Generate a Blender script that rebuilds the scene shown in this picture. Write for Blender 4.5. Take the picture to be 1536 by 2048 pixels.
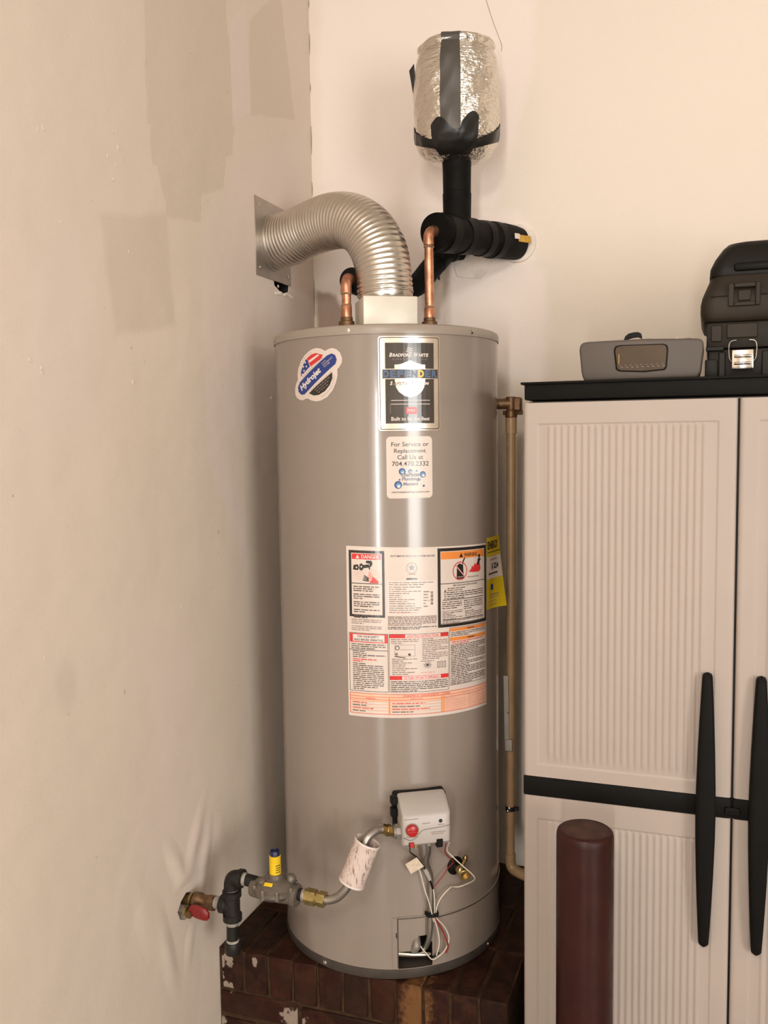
import bpy, bmesh, math, random
from mathutils import Vector, Matrix
from math import sin, cos, pi, radians as rad, sqrt, exp

for o in list(bpy.data.objects):
    bpy.data.objects.remove(o)
S = bpy.context.scene
COL = S.collection
rng = random.Random(7)

# ------------------------------------------------------------------ camera
YAW, PITCH, ROLL = .3435, .081, -.013
CAM = Vector((1.1098, -2.5132, 1.6899))
fw = Vector((-sin(YAW)*cos(PITCH), cos(YAW)*cos(PITCH), -sin(PITCH)))
rt = Vector((cos(YAW), sin(YAW), 0))
up = rt.cross(fw)
r2 = rt*cos(ROLL) + up*sin(ROLL)
u2 = up*cos(ROLL) - rt*sin(ROLL)
cd = bpy.data.cameras.new('camera')
cam = bpy.data.objects.new('camera', cd)
COL.objects.link(cam)
cd.sensor_fit = 'AUTO'; cd.sensor_width = 36.0
cd.lens = 36.0*1820.93/2048.0
cd.clip_start = .05
m = Matrix((r2, u2, -fw)).transposed().to_4x4()
m.translation = CAM
cam.matrix_world = m
S.camera = cam

# ------------------------------------------------------------------ light
W = bpy.data.worlds.new('world'); S.world = W; W.use_nodes = True
W.node_tree.nodes['Background'].inputs[0].default_value = (1.0, .93, .82, 1)
W.node_tree.nodes['Background'].inputs[1].default_value = .35


def area(name, loc, direction, sx, sy, power, color, spread=180):
    L = bpy.data.lights.new(name, 'AREA')
    L.shape = 'RECTANGLE'; L.size = sx; L.size_y = sy
    L.energy = power; L.color = color; L.spread = rad(spread)
    o = bpy.data.objects.new(name, L); COL.objects.link(o)
    o.location = loc
    o.rotation_euler = Vector(direction).to_track_quat('-Z', 'Z' if abs(direction[2]) < .9 else 'Y').to_euler()
    return o


# daylight through the open garage door in the right wall and the side door behind the camera
DAY = (1.0, .985, .95)
area('garage_door_daylight', (5.45, -5.55, 1.52), (-1, .12, .09), 2.5, 2.0, 225, DAY)
area('side_door_daylight', (1.50, -7.25, 1.15), (0, 1, 0), .24, 2.0, 80, DAY)
# globe lamp hanging under the ceiling
LB = bpy.data.lights.new('globe_lamp_bulb', 'POINT'); LB.energy = 66; LB.color = (1.0, .955, .885); LB.shadow_soft_size = .16
lo_ = bpy.data.objects.new('globe_lamp_bulb', LB); COL.objects.link(lo_); lo_.location = (1.05, -3.3, 2.74)

S.view_settings.view_transform = 'Standard'
S.view_settings.look = 'None'
S.view_settings.exposure = 0.05
S.view_settings.gamma = 1.0
S.view_settings.use_curve_mapping = False
try:
    S.cycles.use_denoising = True
    S.cycles.max_bounces = 8
    S.cycles.sample_clamp_indirect = 6
except Exception:
    pass


# ------------------------------------------------------------------ materials
def s2l(c):
    c = c/255.0
    return c/12.92 if c <= .04045 else ((c+.055)/1.055)**2.4


def rgb(r, g, b):
    return (s2l(r), s2l(g), s2l(b), 1)


class NT:
    def __init__(self, name):
        self.m = bpy.data.materials.new(name); self.m.use_nodes = True
        self.t = self.m.node_tree; self.N = self.t.nodes
        self.b = self.N['Principled BSDF']

    def new(self, typ, **kw):
        n = self.N.new(typ)
        for k, v in kw.items():
            setattr(n, k, v)
        return n

    def link(self, a, b):
        self.t.links.new(a, b)

    def math(self, op, a, b=None, c=None, clamp=False):
        n = self.new('ShaderNodeMath', operation=op, use_clamp=clamp)
        for i, x in enumerate((a, b, c)):
            if x is None:
                continue
            if isinstance(x, (int, float)):
                n.inputs[i].default_value = x
            else:
                self.link(x, n.inputs[i])
        return n.outputs[0]

    def mix(self, f, a, b):
        n = self.new('ShaderNodeMix', data_type='RGBA')
        if isinstance(f, (int, float)):
            n.inputs[0].default_value = f
        else:
            self.link(f, n.inputs[0])
        for i, x in ((6, a), (7, b)):
            if isinstance(x, tuple):
                n.inputs[i].default_value = x
            else:
                self.link(x, n.inputs[i])
        return n.outputs[2]

    def noise(self, scale, detail=3, rough=.5, vec=None):
        n = self.new('ShaderNodeTexNoise')
        n.inputs['Scale'].default_value = scale
        n.inputs['Detail'].default_value = detail
        n.inputs['Roughness'].default_value = rough
        if vec is not None:
            self.link(vec, n.inputs['Vector'])
        return n.outputs['Fac']

    def pos(self):
        if not hasattr(self, '_p'):
            g = self.new('ShaderNodeNewGeometry')
            self._p = g.outputs['Position']
        return self._p

    def ramp(self, x, lo, hi):
        n = self.new('ShaderNodeMapRange', interpolation_type='SMOOTHSTEP')
        self.link(x, n.inputs[0])
        n.inputs[1].default_value = lo; n.inputs[2].default_value = hi
        return n.outputs[0]

    def bump(self, h, strength, dist):
        n = self.new('ShaderNodeBump')
        n.inputs['Strength'].default_value = strength
        n.inputs['Distance'].default_value = dist
        self.link(h, n.inputs['Height'])
        if self.b.inputs['Normal'].is_linked:
            self.link(self.b.inputs['Normal'].links[0].from_socket, n.inputs['Normal'])
        self.link(n.outputs[0], self.b.inputs['Normal'])


def pm(name, col, rough=.5, metal=0.0, var=.08, scale=18, bump=0.0, bscale=120, spec=.5, coat=0.0, rvar=.0):
    n = NT(name)
    v = n.noise(scale, 4, .6, n.pos())
    lo = tuple(max(0, c*(1-var)) for c in col[:3])+(1,)
    hi = tuple(min(1, c*(1+var)) for c in col[:3])+(1,)
    n.link(n.mix(n.ramp(v, .3, .7), lo, hi), n.b.inputs['Base Color'])
    n.b.inputs['Roughness'].default_value = rough
    if rvar:
        q = n.new('ShaderNodeMapRange')
        n.link(n.noise(scale*2.3, 3, .6, n.pos()), q.inputs[0])
        q.inputs[1].default_value = .3; q.inputs[2].default_value = .7
        q.inputs[3].default_value = max(.02, rough-rvar); q.inputs[4].default_value = rough+rvar
        n.link(q.outputs[0], n.b.inputs['Roughness'])
    n.b.inputs['Metallic'].default_value = metal
    n.b.inputs['Specular IOR Level'].default_value = spec
    n.b.inputs['Coat Weight'].default_value = coat
    n.b.inputs['Coat Roughness'].default_value = .08
    if bump:
        n.bump(n.noise(bscale, 4, .6, n.pos()), bump, .002)
    return n.m


def poly_mask(n, comp, pts, soft=.004, warp=None):
    """soft-edged convex polygon in world coordinates (comp = which two axes)"""
    sx = n._sep
    a, b = sx[comp[0]], sx[comp[1]]
    cx = sum(p[0] for p in pts)/len(pts); cy = sum(p[1] for p in pts)/len(pts)
    d = None
    for i in range(len(pts)):
        x0, y0 = pts[i]; x1, y1 = pts[(i+1) % len(pts)]
        nx, ny = -(y1-y0), x1-x0
        l = sqrt(nx*nx+ny*ny) or 1
        nx /= l; ny /= l
        if (cx-x0)*nx+(cy-y0)*ny < 0:
            nx, ny = -nx, -ny
        e = n.math('MULTIPLY_ADD', a, nx, n.math('MULTIPLY_ADD', b, ny, -(x0*nx+y0*ny)))
        d = e if d is None else n.math('MINIMUM', d, e)
    if warp is not None:
        d = n.math('ADD', d, warp)
    return n.ramp(d, -soft, soft)


def ell_mask(n, comp, c, rx, ry, soft=.25, warp=None):
    sx = n._sep
    dx = n.math('MULTIPLY', n.math('SUBTRACT', sx[comp[0]], c[0]), 1/rx)
    dy = n.math('MULTIPLY', n.math('SUBTRACT', sx[comp[1]], c[1]), 1/ry)
    d = n.math('SQRT', n.math('ADD', n.math('MULTIPLY', dx, dx), n.math('MULTIPLY', dy, dy)))
    if warp is not None:
        d = n.math('ADD', d, warp)
    q = n.ramp(d, 1-soft, 1+soft)
    return n.math('SUBTRACT', 1.0, q)


def start_wall(name):
    n = NT(name)
    sp = n.new('ShaderNodeSeparateXYZ'); n.link(n.pos(), sp.inputs[0])
    n._sep = sp.outputs
    return n


def wall_relief(n, fine=.25, coarse=.35):
    n.bump(n.noise(2.6, 3, .55, n.pos()), coarse, .03)
    n.bump(n.noise(14, 4, .6, n.pos()), .18, .006)
    n.bump(n.noise(260, 2, .5, n.pos()), fine, .0012)


PAINT = (.655, .56, .47, 1)
PAINT2 = (.585, .495, .408, 1)
MUD = (.675, .57, .51, 1)


def wall_left_material():
    n = start_wall('patched_wall_paint')
    w = n.math('MULTIPLY', n.math('SUBTRACT', n.noise(9, 4, .6, n.pos()), .5), .03)
    big = n.ramp(n.noise(1.1, 2, .5, n.pos()), .38, .66)
    base = n.mix(big, PAINT, (.665, .568, .485, 1))
    mk = None
    for pts, sf in (
        ([(-.836, 2.70), (-.4908, 2.75), (-.4618, 2.4369), (-.84, 2.344)], .004),
        ([(-.832, 2.40), (-.463, 2.47), (-.477, 2.3849), (-.8246, 2.2673)], .004),
        ([(-.8147, 2.29), (-.5094, 2.39), (-.5237, 2.2899), (-.7815, 2.2058)], .004),
        ([(-.7811, 2.22), (-.6255, 2.2796), (-.6351, 2.1863), (-.7777, 2.172)], .004),
        ([(-1.0086, 2.1242), (-.7777, 2.178), (-.7575, 1.9434), (-.9754, 1.8949)], .012),
        ([(-.3759, 2.7438), (-.1903, 2.8917), (-.1097, 2.5831), (-.3747, 2.5123)], .005),
    ):
        q = poly_mask(n, (1, 2), pts, sf, w)
        mk = q if mk is None else n.math('MAXIMUM', mk, q)
    c = n.mix(n.math('MULTIPLY', mk, .85), base, PAINT2)
    mk = None
    for pts, sf in (
        ([(-.47, 2.70), (-.39, 2.79), (-.3775, 2.52), (-.4732, 2.4572)], .003),
        ([(-.625, 2.18), (-.44, 2.38), (-.05, 2.56), (-.02, 1.70), (-.62, 1.70)], .03),
        ([(-.781, 1.8785), (-.6, 1.9), (-.42, 1.3), (-.64, 1.36), (-.6381, 1.6499)], .008),
        ([(-.95, 1.30), (-.72, 1.25), (-.70, .70), (-.93, .80)], .10),
        ([(-.80, .8393), (-.6258, .7676), (-.6325, .6445), (-.7897, .6587)], .02),
        ([(-1.24, 2.0), (-1.06, 2.1), (-1.04, 1.75), (-1.24, 1.7)], .05),
    ):
        q = poly_mask(n, (1, 2), pts, sf, w)
        mk = q if mk is None else n.math('MAXIMUM', mk, q)
    c = n.mix(n.math('MULTIPLY', mk, .8), c, MUD)
    # scuffs and specks
    sp = n.ramp(n.noise(46, 3, .55, n.pos()), .715, .76)
    c = n.mix(n.math('MULTIPLY', sp, .45), c, (.30, .225, .16, 1))
    g = ell_mask(n, (1, 2), (-1.16, 1.245), .03, .045, .5, w)
    c = n.mix(n.math('MULTIPLY', g, .22), c, (.42, .33, .29, 1))
    n.link(c, n.b.inputs['Base Color'])
    n.b.inputs['Roughness'].default_value = .62
    n.b.inputs['Specular IOR Level'].default_value = .3
    wall_relief(n)
    return n.m


def wall_back_material():
    n = start_wall('cream_wall_paint')
    w = n.math('MULTIPLY', n.math('SUBTRACT', n.noise(6, 4, .6, n.pos()), .5), .06)
    c0 = n.mix(n.ramp(n.noise(.9, 2, .5, n.pos()), .35, .65), (.77, .68, .585, 1), (.79, .70, .61, 1))
    mk = None
    for pts in ([(.03, 3.0), (.7083, 2.90), (.6421, 2.6537), (.6148, 2.3031), (.024, 2.3587)],
                [(.024, 2.36), (.6148, 2.3031), (.683, 2.1113), (.697, 1.842), (.0138, 1.8648)]):
        q = poly_mask(n, (0, 2), pts, .02, w)
        mk = q if mk is None else n.math('MAXIMUM', mk, q)
    c = n.mix(n.math('MULTIPLY', mk, .85), c0, (.85, .745, .69, 1))
    q = poly_mask(n, (0, 2), [(.006, 2.13), (.07, 2.11), (.10, 2.05), (.10, 1.95), (.004, 1.95)], .012, w)
    c = n.mix(n.math('MULTIPLY', q, .75), c, (.24, .14, .09, 1))
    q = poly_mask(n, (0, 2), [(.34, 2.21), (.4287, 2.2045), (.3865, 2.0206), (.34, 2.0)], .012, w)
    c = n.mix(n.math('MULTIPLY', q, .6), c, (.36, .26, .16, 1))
    sp = n.ramp(n.noise(40, 3, .55, n.pos()), .735, .77)
    c = n.mix(n.math('MULTIPLY', sp, .4), c, (.34, .25, .17, 1))
    n.link(c, n.b.inputs['Base Color'])
    n.b.inputs['Roughness'].default_value = .6
    n.b.inputs['Specular IOR Level'].default_value = .3
    wall_relief(n, .2, .25)
    return n.m


def brick_material():
    n = start_wall('painted_red_brick')
    oi = n.new('ShaderNodeObjectInfo')
    a = n.mix(oi.outputs['Random'], (.034, .0098, .0062, 1), (.017, .0078, .0052, 1))
    c = n.mix(n.ramp(n.noise(22, 4, .65, n.pos()), .40, .66), a, (.046, .0165, .0098, 1))
    dirt = n.ramp(n.noise(9, 4, .6, n.pos()), .45, .68)
    c = n.mix(n.math('MULTIPLY', dirt, .6), c, (.020, .0130, .0082, 1))
    w = n.math('MULTIPLY', n.math('SUBTRACT', n.noise(60, 4, .7, n.pos()), .5), 2.4)
    mk = None
    for ctr, rx, rz in (((.029, .436), .013, .022), ((.0055, .387), .010, .010), ((.033, .362), .007, .012),
                        ((.018, .367), .008, .008), ((.0055, .275), .010, .012), ((.198, .316), .030, .022),
                        ((.099, .44), .007, .010), ((.012, .425), .006, .014)):
        q = ell_mask(n, (0, 2), ctr, rx, rz, .12, w)
        mk = q if mk is None else n.math('MAXIMUM', mk, q)
    front = n.math('LESS_THAN', n._sep[1], -.60)
    mk = n.math('MULTIPLY', mk, front)
    c = n.mix(n.math('MULTIPLY', mk, .75), c, (.36, .285, .23, 1))
    st = ell_mask(n, (0, 2), (.505, .40), .032, .075, .5, w)
    c = n.mix(n.math('MULTIPLY', n.math('MULTIPLY', st, front), .55), c, (.26, .125, .045, 1))
    n.link(c, n.b.inputs['Base Color'])
    n.b.inputs['Roughness'].default_value = .6
    n.b.inputs['Specular IOR Level'].default_value = .12
    n.bump(n.noise(55, 4, .65, n.pos()), .5, .004)
    return n.m


def foil_material():
    n = NT('bubble_foil')
    n.b.inputs['Metallic'].default_value = 1
    n.b.inputs['Base Color'].default_value = (.78, .735, .675, 1)
    n.b.inputs['Roughness'].default_value = .24
    mp = n.new('ShaderNodeMapping'); n.link(n.pos(), mp.inputs[0])
    mp.inputs['Rotation'].default_value = (0, rad(35), 0); mp.inputs['Scale'].default_value = (1, 1, 3.2)
    n.bump(n.noise(42, 3, .6, mp.outputs[0]), .55, .012)
    v = n.new('ShaderNodeTexVoronoi'); v.inputs['Scale'].default_value = 95
    n.link(n.pos(), v.inputs['Vector'])
    n.bump(v.outputs['Distance'], .3, .004)
    return n.m


def paper_tag_material():
    n = start_wall('worn_printed_paper')
    mp = n.new('ShaderNodeMapping'); n.link(n.pos(), mp.inputs[0])
    mp.inputs['Scale'].default_value = (9, 9, 1.0)
    v = n.noise(24, 4, .75, mp.outputs[0])
    c = n.mix(n.ramp(v, .50, .64), (.62, .50, .45, 1), (.22, .14, .11, 1))
    n.link(c, n.b.inputs['Base Color'])
    n.b.inputs['Roughness'].default_value = .45
    return n.m


def concrete_material():
    n = NT('floor_concrete')
    c = n.mix(n.noise(6, 5, .65, n.pos()), (.20, .18, .155, 1), (.29, .265, .235, 1))
    n.link(c, n.b.inputs['Base Color']); n.b.inputs['Roughness'].default_value = .3
    n.bump(n.noise(80, 4, .6, n.pos()), .05, .003)
    return n.m


M = dict(
    wall_l=wall_left_material(), wall_b=wall_back_material(), brick=brick_material(), foil=foil_material(),
    papertag=paper_tag_material(), concrete=concrete_material(),
    plain_wall=pm('room_paint', (.62, .54, .46, 1), .65, var=.05, scale=3),
    ceiling=pm('ceiling_paint', (.74, .68, .60, 1), .7, var=.05, scale=3),
    plaster=pm('raw_plaster', (.50, .41, .335, 1), .85, var=.2, scale=40, bump=.5, bscale=150),
    patch=pm('drywall_compound', (.80, .71, .63, 1), .7, var=.10, scale=20, bump=.3),
    mortar=pm('mortar', (.044, .024, .0135, 1), .9, spec=.1, var=.35, scale=30, bump=.6),
    jacket=pm('heater_enamel', (.265, .216, .182, 1), .19, var=.03, scale=4, spec=.55, coat=.25, bump=.02, bscale=500),
    capm=pm('cap_enamel', (.30, .248, .205, 1), .34, var=.03, scale=6),
    ring=pm('base_ring_steel', (.060, .048, .040, 1), .42, metal=.2, var=.2, scale=20),
    white_box=pm('draft_hood_galvanized', (.70, .655, .565, 1), .38, metal=.15, var=.05, scale=14),
    dark=pm('burner_and_void_black', (.012, .010, .009, 1), .55, var=.3),
    chrome=pm('bright_steel', (.66, .62, .57, 1), .16, metal=1, var=.05),
    steel=pm('galvanized_sheet', (.42, .375, .33, 1), .42, metal=.8, var=.06, scale=25, rvar=.04),
    alu=pm('duct_aluminium', (.66, .615, .56, 1), .32, metal=1, var=.04, scale=30, rvar=.03),
    tube_alu=pm('burner_tube', (.36, .33, .30, 1), .36, metal=.9, var=.1),
    copper=pm('copper', (.55, .255, .155, 1), .34, metal=.85, var=.30, scale=40, rvar=.10),
    solder=pm('solder', (.60, .42, .30, 1), .35, metal=.9),
    bronze=pm('old_brass', (.15, .082, .038, 1), .45, metal=.6, var=.25, scale=60),
    brass=pm('brass', (.50, .375, .17, 1), .25, metal=1, var=.15, scale=50),
    brass2=pm('dull_brass_fitting', (.36, .28, .11, 1), .33, metal=.9, var=.2, scale=60),
    foam=pm('black_foam_insulation', (.005, .0046, .0042, 1), .58, var=.3, scale=25, spec=.09),
    tape=pm('black_tape', (.012, .0105, .0095, 1), .34, var=.2, scale=20, bump=.25, bscale=60, spec=.35),
    tape_grey=pm('grey_duct_tape', (.070, .060, .052, 1), .42, var=.1, scale=12),
    iron=pm('black_iron', (.016, .0135, .0115, 1), .46, metal=.25, spec=.35, var=.3, scale=60, bump=.2),
    ironthread=pm('thread_sealant', (.30, .27, .235, 1), .6, var=.25, scale=120, bump=.4, bscale=400),
    castalu=pm('cast_zinc', (.175, .150, .125, 1), .46, metal=.55, var=.18, scale=50, bump=.15),
    yellow=pm('yellow_plastic', (.75, .50, .012, 1), .4, var=.06),
    blue=pm('blue_plastic', (.010, .016, .06, 1), .35, var=.1),
    redp=pm('red_plastic', (.42, .012, .012, 1), .3, var=.08),
    redv=pm('red_vinyl', (.19, .010, .011, 1), .38, var=.12),
    greyp=pm('valve_grey_plastic', (.40, .355, .325, 1), .36, var=.03, scale=8, spec=.5),
    greyd=pm('valve_grey_metal', (.24, .21, .18, 1), .45, metal=.4, var=.1),
    blackp=pm('black_plastic', (.006, .0055, .005, 1), .45, var=.2, spec=.12),
    cpvc=pm('tan_cpvc', (.34, .21, .105, 1), .38, var=.10, scale=14),
    cab=pm('cabinet_resin', (.40, .332, .292, 1), .48, var=.02, scale=5, bump=.04, bscale=700),
    cabblack=pm('cabinet_black_resin', (.0065, .0058, .0052, 1), .55, var=.1, spec=.10),
    bollard=pm('oxblood_paint', (.031, .0068, .0052, 1), .40, spec=.25, var=.16, scale=9, bump=.18, bscale=40, rvar=.08),
    bollardtop=pm('oxblood_dusty', (.050, .021, .015, 1), .6, spec=.3, var=.5, scale=22, bump=.3, bscale=50),
    radio=pm('radio_grey_plastic', (.095, .077, .066, 1), .5, spec=.35, var=.04, scale=6),
    glass_dark=pm('dial_window', (.075, .052, .036, 1), .07, var=.1, coat=.6),
    case1=pm('black_case_plastic', (.015, .012, .009, 1), .5, spec=.2, var=.15, scale=10),
    case2=pm('olive_black_case_plastic', (.028, .0205, .014, 1), .52, spec=.2, var=.15, scale=10),
    case3=pm('matt_black_case_plastic', (.010, .0085, .007, 1), .5, spec=.2, var=.15, scale=10),
    paper=pm('label_paper', (.66, .56, .50, 1), .30, var=.02, scale=10, coat=.06),
    paperlt=pm('print_white', (.72, .63, .58, 1), .30, var=.02, coat=.06),
    silver=pm('label_silver', (.74, .67, .59, 1), .2, metal=.9, var=.06),
    inkblack=pm('print_black', (.020, .016, .014, 1), .25, var=.1, coat=.3),
    inkdark=pm('print_charcoal', (.045, .035, .030, 1), .17, var=.1, coat=.4),
    inkmid=pm('print_mid_grey', (.105, .080, .070, 1), .28, var=.1),
    inkgrey=pm('print_grey', (.27, .20, .175, 1), .3, var=.1),
    inkred=pm('print_red', (.62, .030, .030, 1), .28, var=.05, coat=.2),
    inkpink=pm('print_pink', (.70, .35, .29, 1), .28, var=.05),
    inkorange=pm('print_orange', (.78, .25, .055, 1), .28, var=.05, coat=.2),
    inkpeach=pm('print_peach', (.80, .48, .33, 1), .28, var=.05),
    inkblue=pm('print_blue', (.012, .035, .20, 1), .25, var=.08, coat=.3),
    inklblue=pm('print_light_blue', (.10, .24, .46, 1), .25, var=.08),
    inksteel=pm('print_steel_blue', (.075, .115, .20, 1), .25, var=.08),
    inkgold=pm('print_gold', (.75, .50, .10, 1), .25, var=.08),
    inkyellow=pm('print_yellow', (.60, .43, .012, 1), .32, var=.06),
    wirew=pm('white_wire', (.66, .58, .48, 1), .4, var=.04),
    wirer=pm('red_wire', (.25, .015, .016, 1), .4, var=.1),
    tag=pm('paper_tag', (.62, .50, .38, 1), .6, var=.10, scale=140),
    clearp=pm('milky_connector', (.40, .37, .33, 1), .3, var=.1),
    yfoam=pm('yellow_tag', (.62, .34, .045, 1), .6, var=.2, scale=80),
    crack=pm('crack_shadow', (.40, .31, .25, 1), .9),
)


# ------------------------------------------------------------------ mesh building
class MB:
    def __init__(self):
        self.v = []; self.f = []

    def add(self, vs, fs):
        o = len(self.v)
        self.v += [tuple(p) for p in vs]
        self.f += [tuple(i+o for i in q) for q in fs]
        return self

    def box(self, lo, hi, fr=None):
        x0, y0, z0 = lo; x1, y1, z1 = hi
        vs = [(x0, y0, z0), (x1, y0, z0), (x1, y1, z0), (x0, y1, z0), (x0, y0, z1), (x1, y0, z1), (x1, y1, z1), (x0, y1, z1)]
        if fr:
            vs = [fr(*p) for p in vs]
        return self.add(vs, [(0, 3, 2, 1), (4, 5, 6, 7), (0, 1, 5, 4), (1, 2, 6, 5), (2, 3, 7, 6), (3, 0, 4, 7)])

    def bbox(self, lo, hi, bev=.003, seg=2, fr=None):
        bm = bmesh.new()
        bmesh.ops.create_cube(bm, size=1)
        for v in bm.verts:
            v.co = Vector([lo[i]+(v.co[i]+.5)*(hi[i]-lo[i]) for i in range(3)])
        bmesh.ops.bevel(bm, geom=bm.edges[:], offset=bev, segments=seg, affect='EDGES', profile=.5)
        self.bm(bm, fr)
        return self

    def bm(self, bm, fr=None):
        bm.verts.ensure_lookup_table(); bm.verts.index_update()
        vs = [tuple(v.co) for v in bm.verts]
        if fr:
            vs = [tuple(fr(*p)) for p in vs]
        self.add(vs, [[v.index for v in f.verts] for f in bm.faces])
        bm.free()

    def loft(self, rings, cap0=True, cap1=True, closed=True):
        n = len(rings[0]); vs = [p for r in rings for p in r]; fs = []
        m_ = n if closed else n-1
        for i in range(len(rings)-1):
            for j in range(m_):
                k = (j+1) % n
                fs.append((i*n+j, i*n+k, (i+1)*n+k, (i+1)*n+j))
        if closed and cap0:
            fs.append(tuple(range(n-1, -1, -1)))
        if closed and cap1:
            b = (len(rings)-1)*n
            fs.append(tuple(b+j for j in range(n)))
        return self.add(vs, fs)

    def tube(self, path, r, seg=12, caps=True, rf=None):
        P = [Vector(p) for p in path]; n = len(P)
        T = []
        for i in range(n):
            d = P[min(i+1, n-1)]-P[max(i-1, 0)]
            T.append(d.normalized())
        a = Vector((0, 0, 1)) if abs(T[0].z) < .9 else Vector((1, 0, 0))
        u = T[0].cross(a).normalized()
        rings = []
        for i in range(n):
            if i:
                u = (u-T[i]*u.dot(T[i])).normalized()
            w = T[i].cross(u)
            ri = rf(i) if rf else (r[i] if isinstance(r, (list, tuple)) else r)
            rings.append([tuple(P[i]+(u*cos(2*pi*j/seg)+w*sin(2*pi*j/seg))*ri) for j in range(seg)])
        return self.loft(rings, caps, caps)

    def cyl(self, p0, p1, r, seg=24, r1=None):
        return self.tube([p0, p1], [r, r if r1 is None else r1], seg)

    def lathe(self, prof, c, seg=48, axis=None):
        """prof: list of (radius, height) around axis through c"""
        ax = Vector(axis or (0, 0, 1)).normalized()
        a = Vector((1, 0, 0)) if abs(ax.x) < .9 else Vector((0, 1, 0))
        u = (a-ax*a.dot(ax)).normalized(); w = ax.cross(u); c = Vector(c)
        rings = [[tuple(c+ax*h+(u*cos(2*pi*j/seg)+w*sin(2*pi*j/seg))*max(r, 1e-5)) for j in range(seg)] for r, h in prof]
        return self.loft(rings, prof[0][0] > 1e-4, prof[-1][0] > 1e-4)

    def prism(self, pts, d0, d1, fr):
        """polygon pts (a,b) extruded along third local axis, fr maps (a,b,d)->world"""
        n = len(pts)
        vs = [fr(a, b, d0) for a, b in pts]+[fr(a, b, d1) for a, b in pts]
        fs = [tuple(range(n-1, -1, -1)), tuple(range(n, 2*n))]
        fs += [(j, (j+1) % n, n+(j+1) % n, n+j) for j in range(n)]
        return self.add(vs, fs)

    def bprism(self, pts, d0, d1, fr, bev=.004, seg=2):
        bm = bmesh.new()
        n = len(pts)
        a = [bm.verts.new((p[0], p[1], d0)) for p in pts]; b = [bm.verts.new((p[0], p[1], d1)) for p in pts]
        bm.faces.new(a[::-1]); bm.faces.new(b)
        for j in range(n):
            bm.faces.new((a[j], a[(j+1) % n], b[(j+1) % n], b[j]))
        bmesh.ops.recalc_face_normals(bm, faces=bm.faces[:])
        bmesh.ops.bevel(bm, geom=bm.edges[:], offset=bev, segments=seg, affect='EDGES', profile=.5)
        self.bm(bm, fr)
        return self


ORG = {}


def mesh(name, mb, mat, org=(0, 0, 0), sharp=38, fix=True):
    me = bpy.data.meshes.new(name)
    o = Vector(org)
    me.from_pydata([tuple(Vector(p)-o) for p in mb.v], [], mb.f)
    if fix:
        bm = bmesh.new(); bm.from_mesh(me)
        bmesh.ops.recalc_face_normals(bm, faces=bm.faces[:])
        bm.to_mesh(me); bm.free()
    me.polygons.foreach_set('use_smooth', [True]*len(me.polygons))
    me.set_sharp_from_angle(angle=rad(sharp))
    me.materials.append(M[mat] if isinstance(mat, str) else mat)
    me.update()
    return me


def tag(o, label=None, cat=None, group=None, kind=None):
    if label: o['label'] = label
    if cat: o['category'] = cat
    if group: o['group'] = group
    if kind: o['kind'] = kind
    return o


def thing(name, loc, label, cat, group=None):
    o = bpy.data.objects.new(name, None); COL.objects.link(o)
    o.location = loc; ORG[o.name] = Vector(loc); o.empty_display_size = .05
    return tag(o, label, cat, group)


def part(name, mb, mat, parent, label=None, sharp=38, fix=True):
    org = ORG[parent.name]
    o = bpy.data.objects.new(name, mesh(name, mb, mat, org, sharp, fix)); COL.objects.link(o)
    o.parent = parent; ORG[o.name] = org
    if label: o['label'] = label
    return o


def solo(name, mb, mat, org, label=None, cat=None, group=None, kind=None, sharp=38, fix=True):
    o = bpy.data.objects.new(name, mesh(name, mb, mat, org, sharp, fix)); COL.objects.link(o)
    o.location = org; ORG[o.name] = Vector(org)
    return tag(o, label, cat, group, kind)


def spline(pts, n=8):
    P = [Vector(p) for p in pts]; out = []
    for i in range(len(P)-1):
        p0 = P[i-1] if i else P[i]*2-P[i+1]
        p3 = P[i+2] if i+2 < len(P) else P[i+1]*2-P[i]
        p1, p2 = P[i], P[i+1]
        for k in range(n):
            t = k/n
            out.append(.5*((2*p1)+(p2-p0)*t+(2*p0-5*p1+4*p2-p3)*t*t+(3*p1-p0-3*p2+p3)*t**3))
    out.append(P[-1])
    return out


def resample(path, step):
    P = [Vector(p) for p in path]; out = [P[0]]; acc = 0
    for i in range(1, len(P)):
        a, b = P[i-1], P[i]; L = (b-a).length; d = step-acc
        while d <= L:
            out.append(a.lerp(b, d/L)); d += step
        acc = (acc+L) % step
    return out


# ------------------------------------------------------------------ the room
ROOM_X, ROOM_Y, ROOM_Z = 5.5, -7.3, 3.1
solo('floor', MB().box((-.15, ROOM_Y-.15, -.1), (ROOM_X+.15, .15, 0)), 'concrete', (0, 0, 0), kind='structure')
solo('ceiling', MB().box((-.15, ROOM_Y-.15, ROOM_Z), (ROOM_X+.15, .15, ROOM_Z+.1)), 'ceiling', (0, 0, ROOM_Z), kind='structure')


def cut_wall(name, lo, hi, mat, cutters):
    bm = MB().box(lo, hi)
    o = solo(name, bm, mat, (0, 0, 0), kind='structure')
    tmp = []
    for c, cm in cutters:
        k = bpy.data.objects.new('cut', mesh('cut', c, cm)); COL.objects.link(k); tmp.append(k)
        md = o.modifiers.new('b', 'BOOLEAN'); md.operation = 'DIFFERENCE'; md.object = k; md.solver = 'EXACT'; md.material_mode = 'TRANSFER'
    dg = bpy.context.evaluated_depsgraph_get()
    me = bpy.data.meshes.new_from_object(o.evaluated_get(dg))
    o.modifiers.clear(); o.data = me
    me.polygons.foreach_set('use_smooth', [False]*len(me.polygons)); me.update()
    for k in tmp:
        bpy.data.objects.remove(k)
    return o


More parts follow.
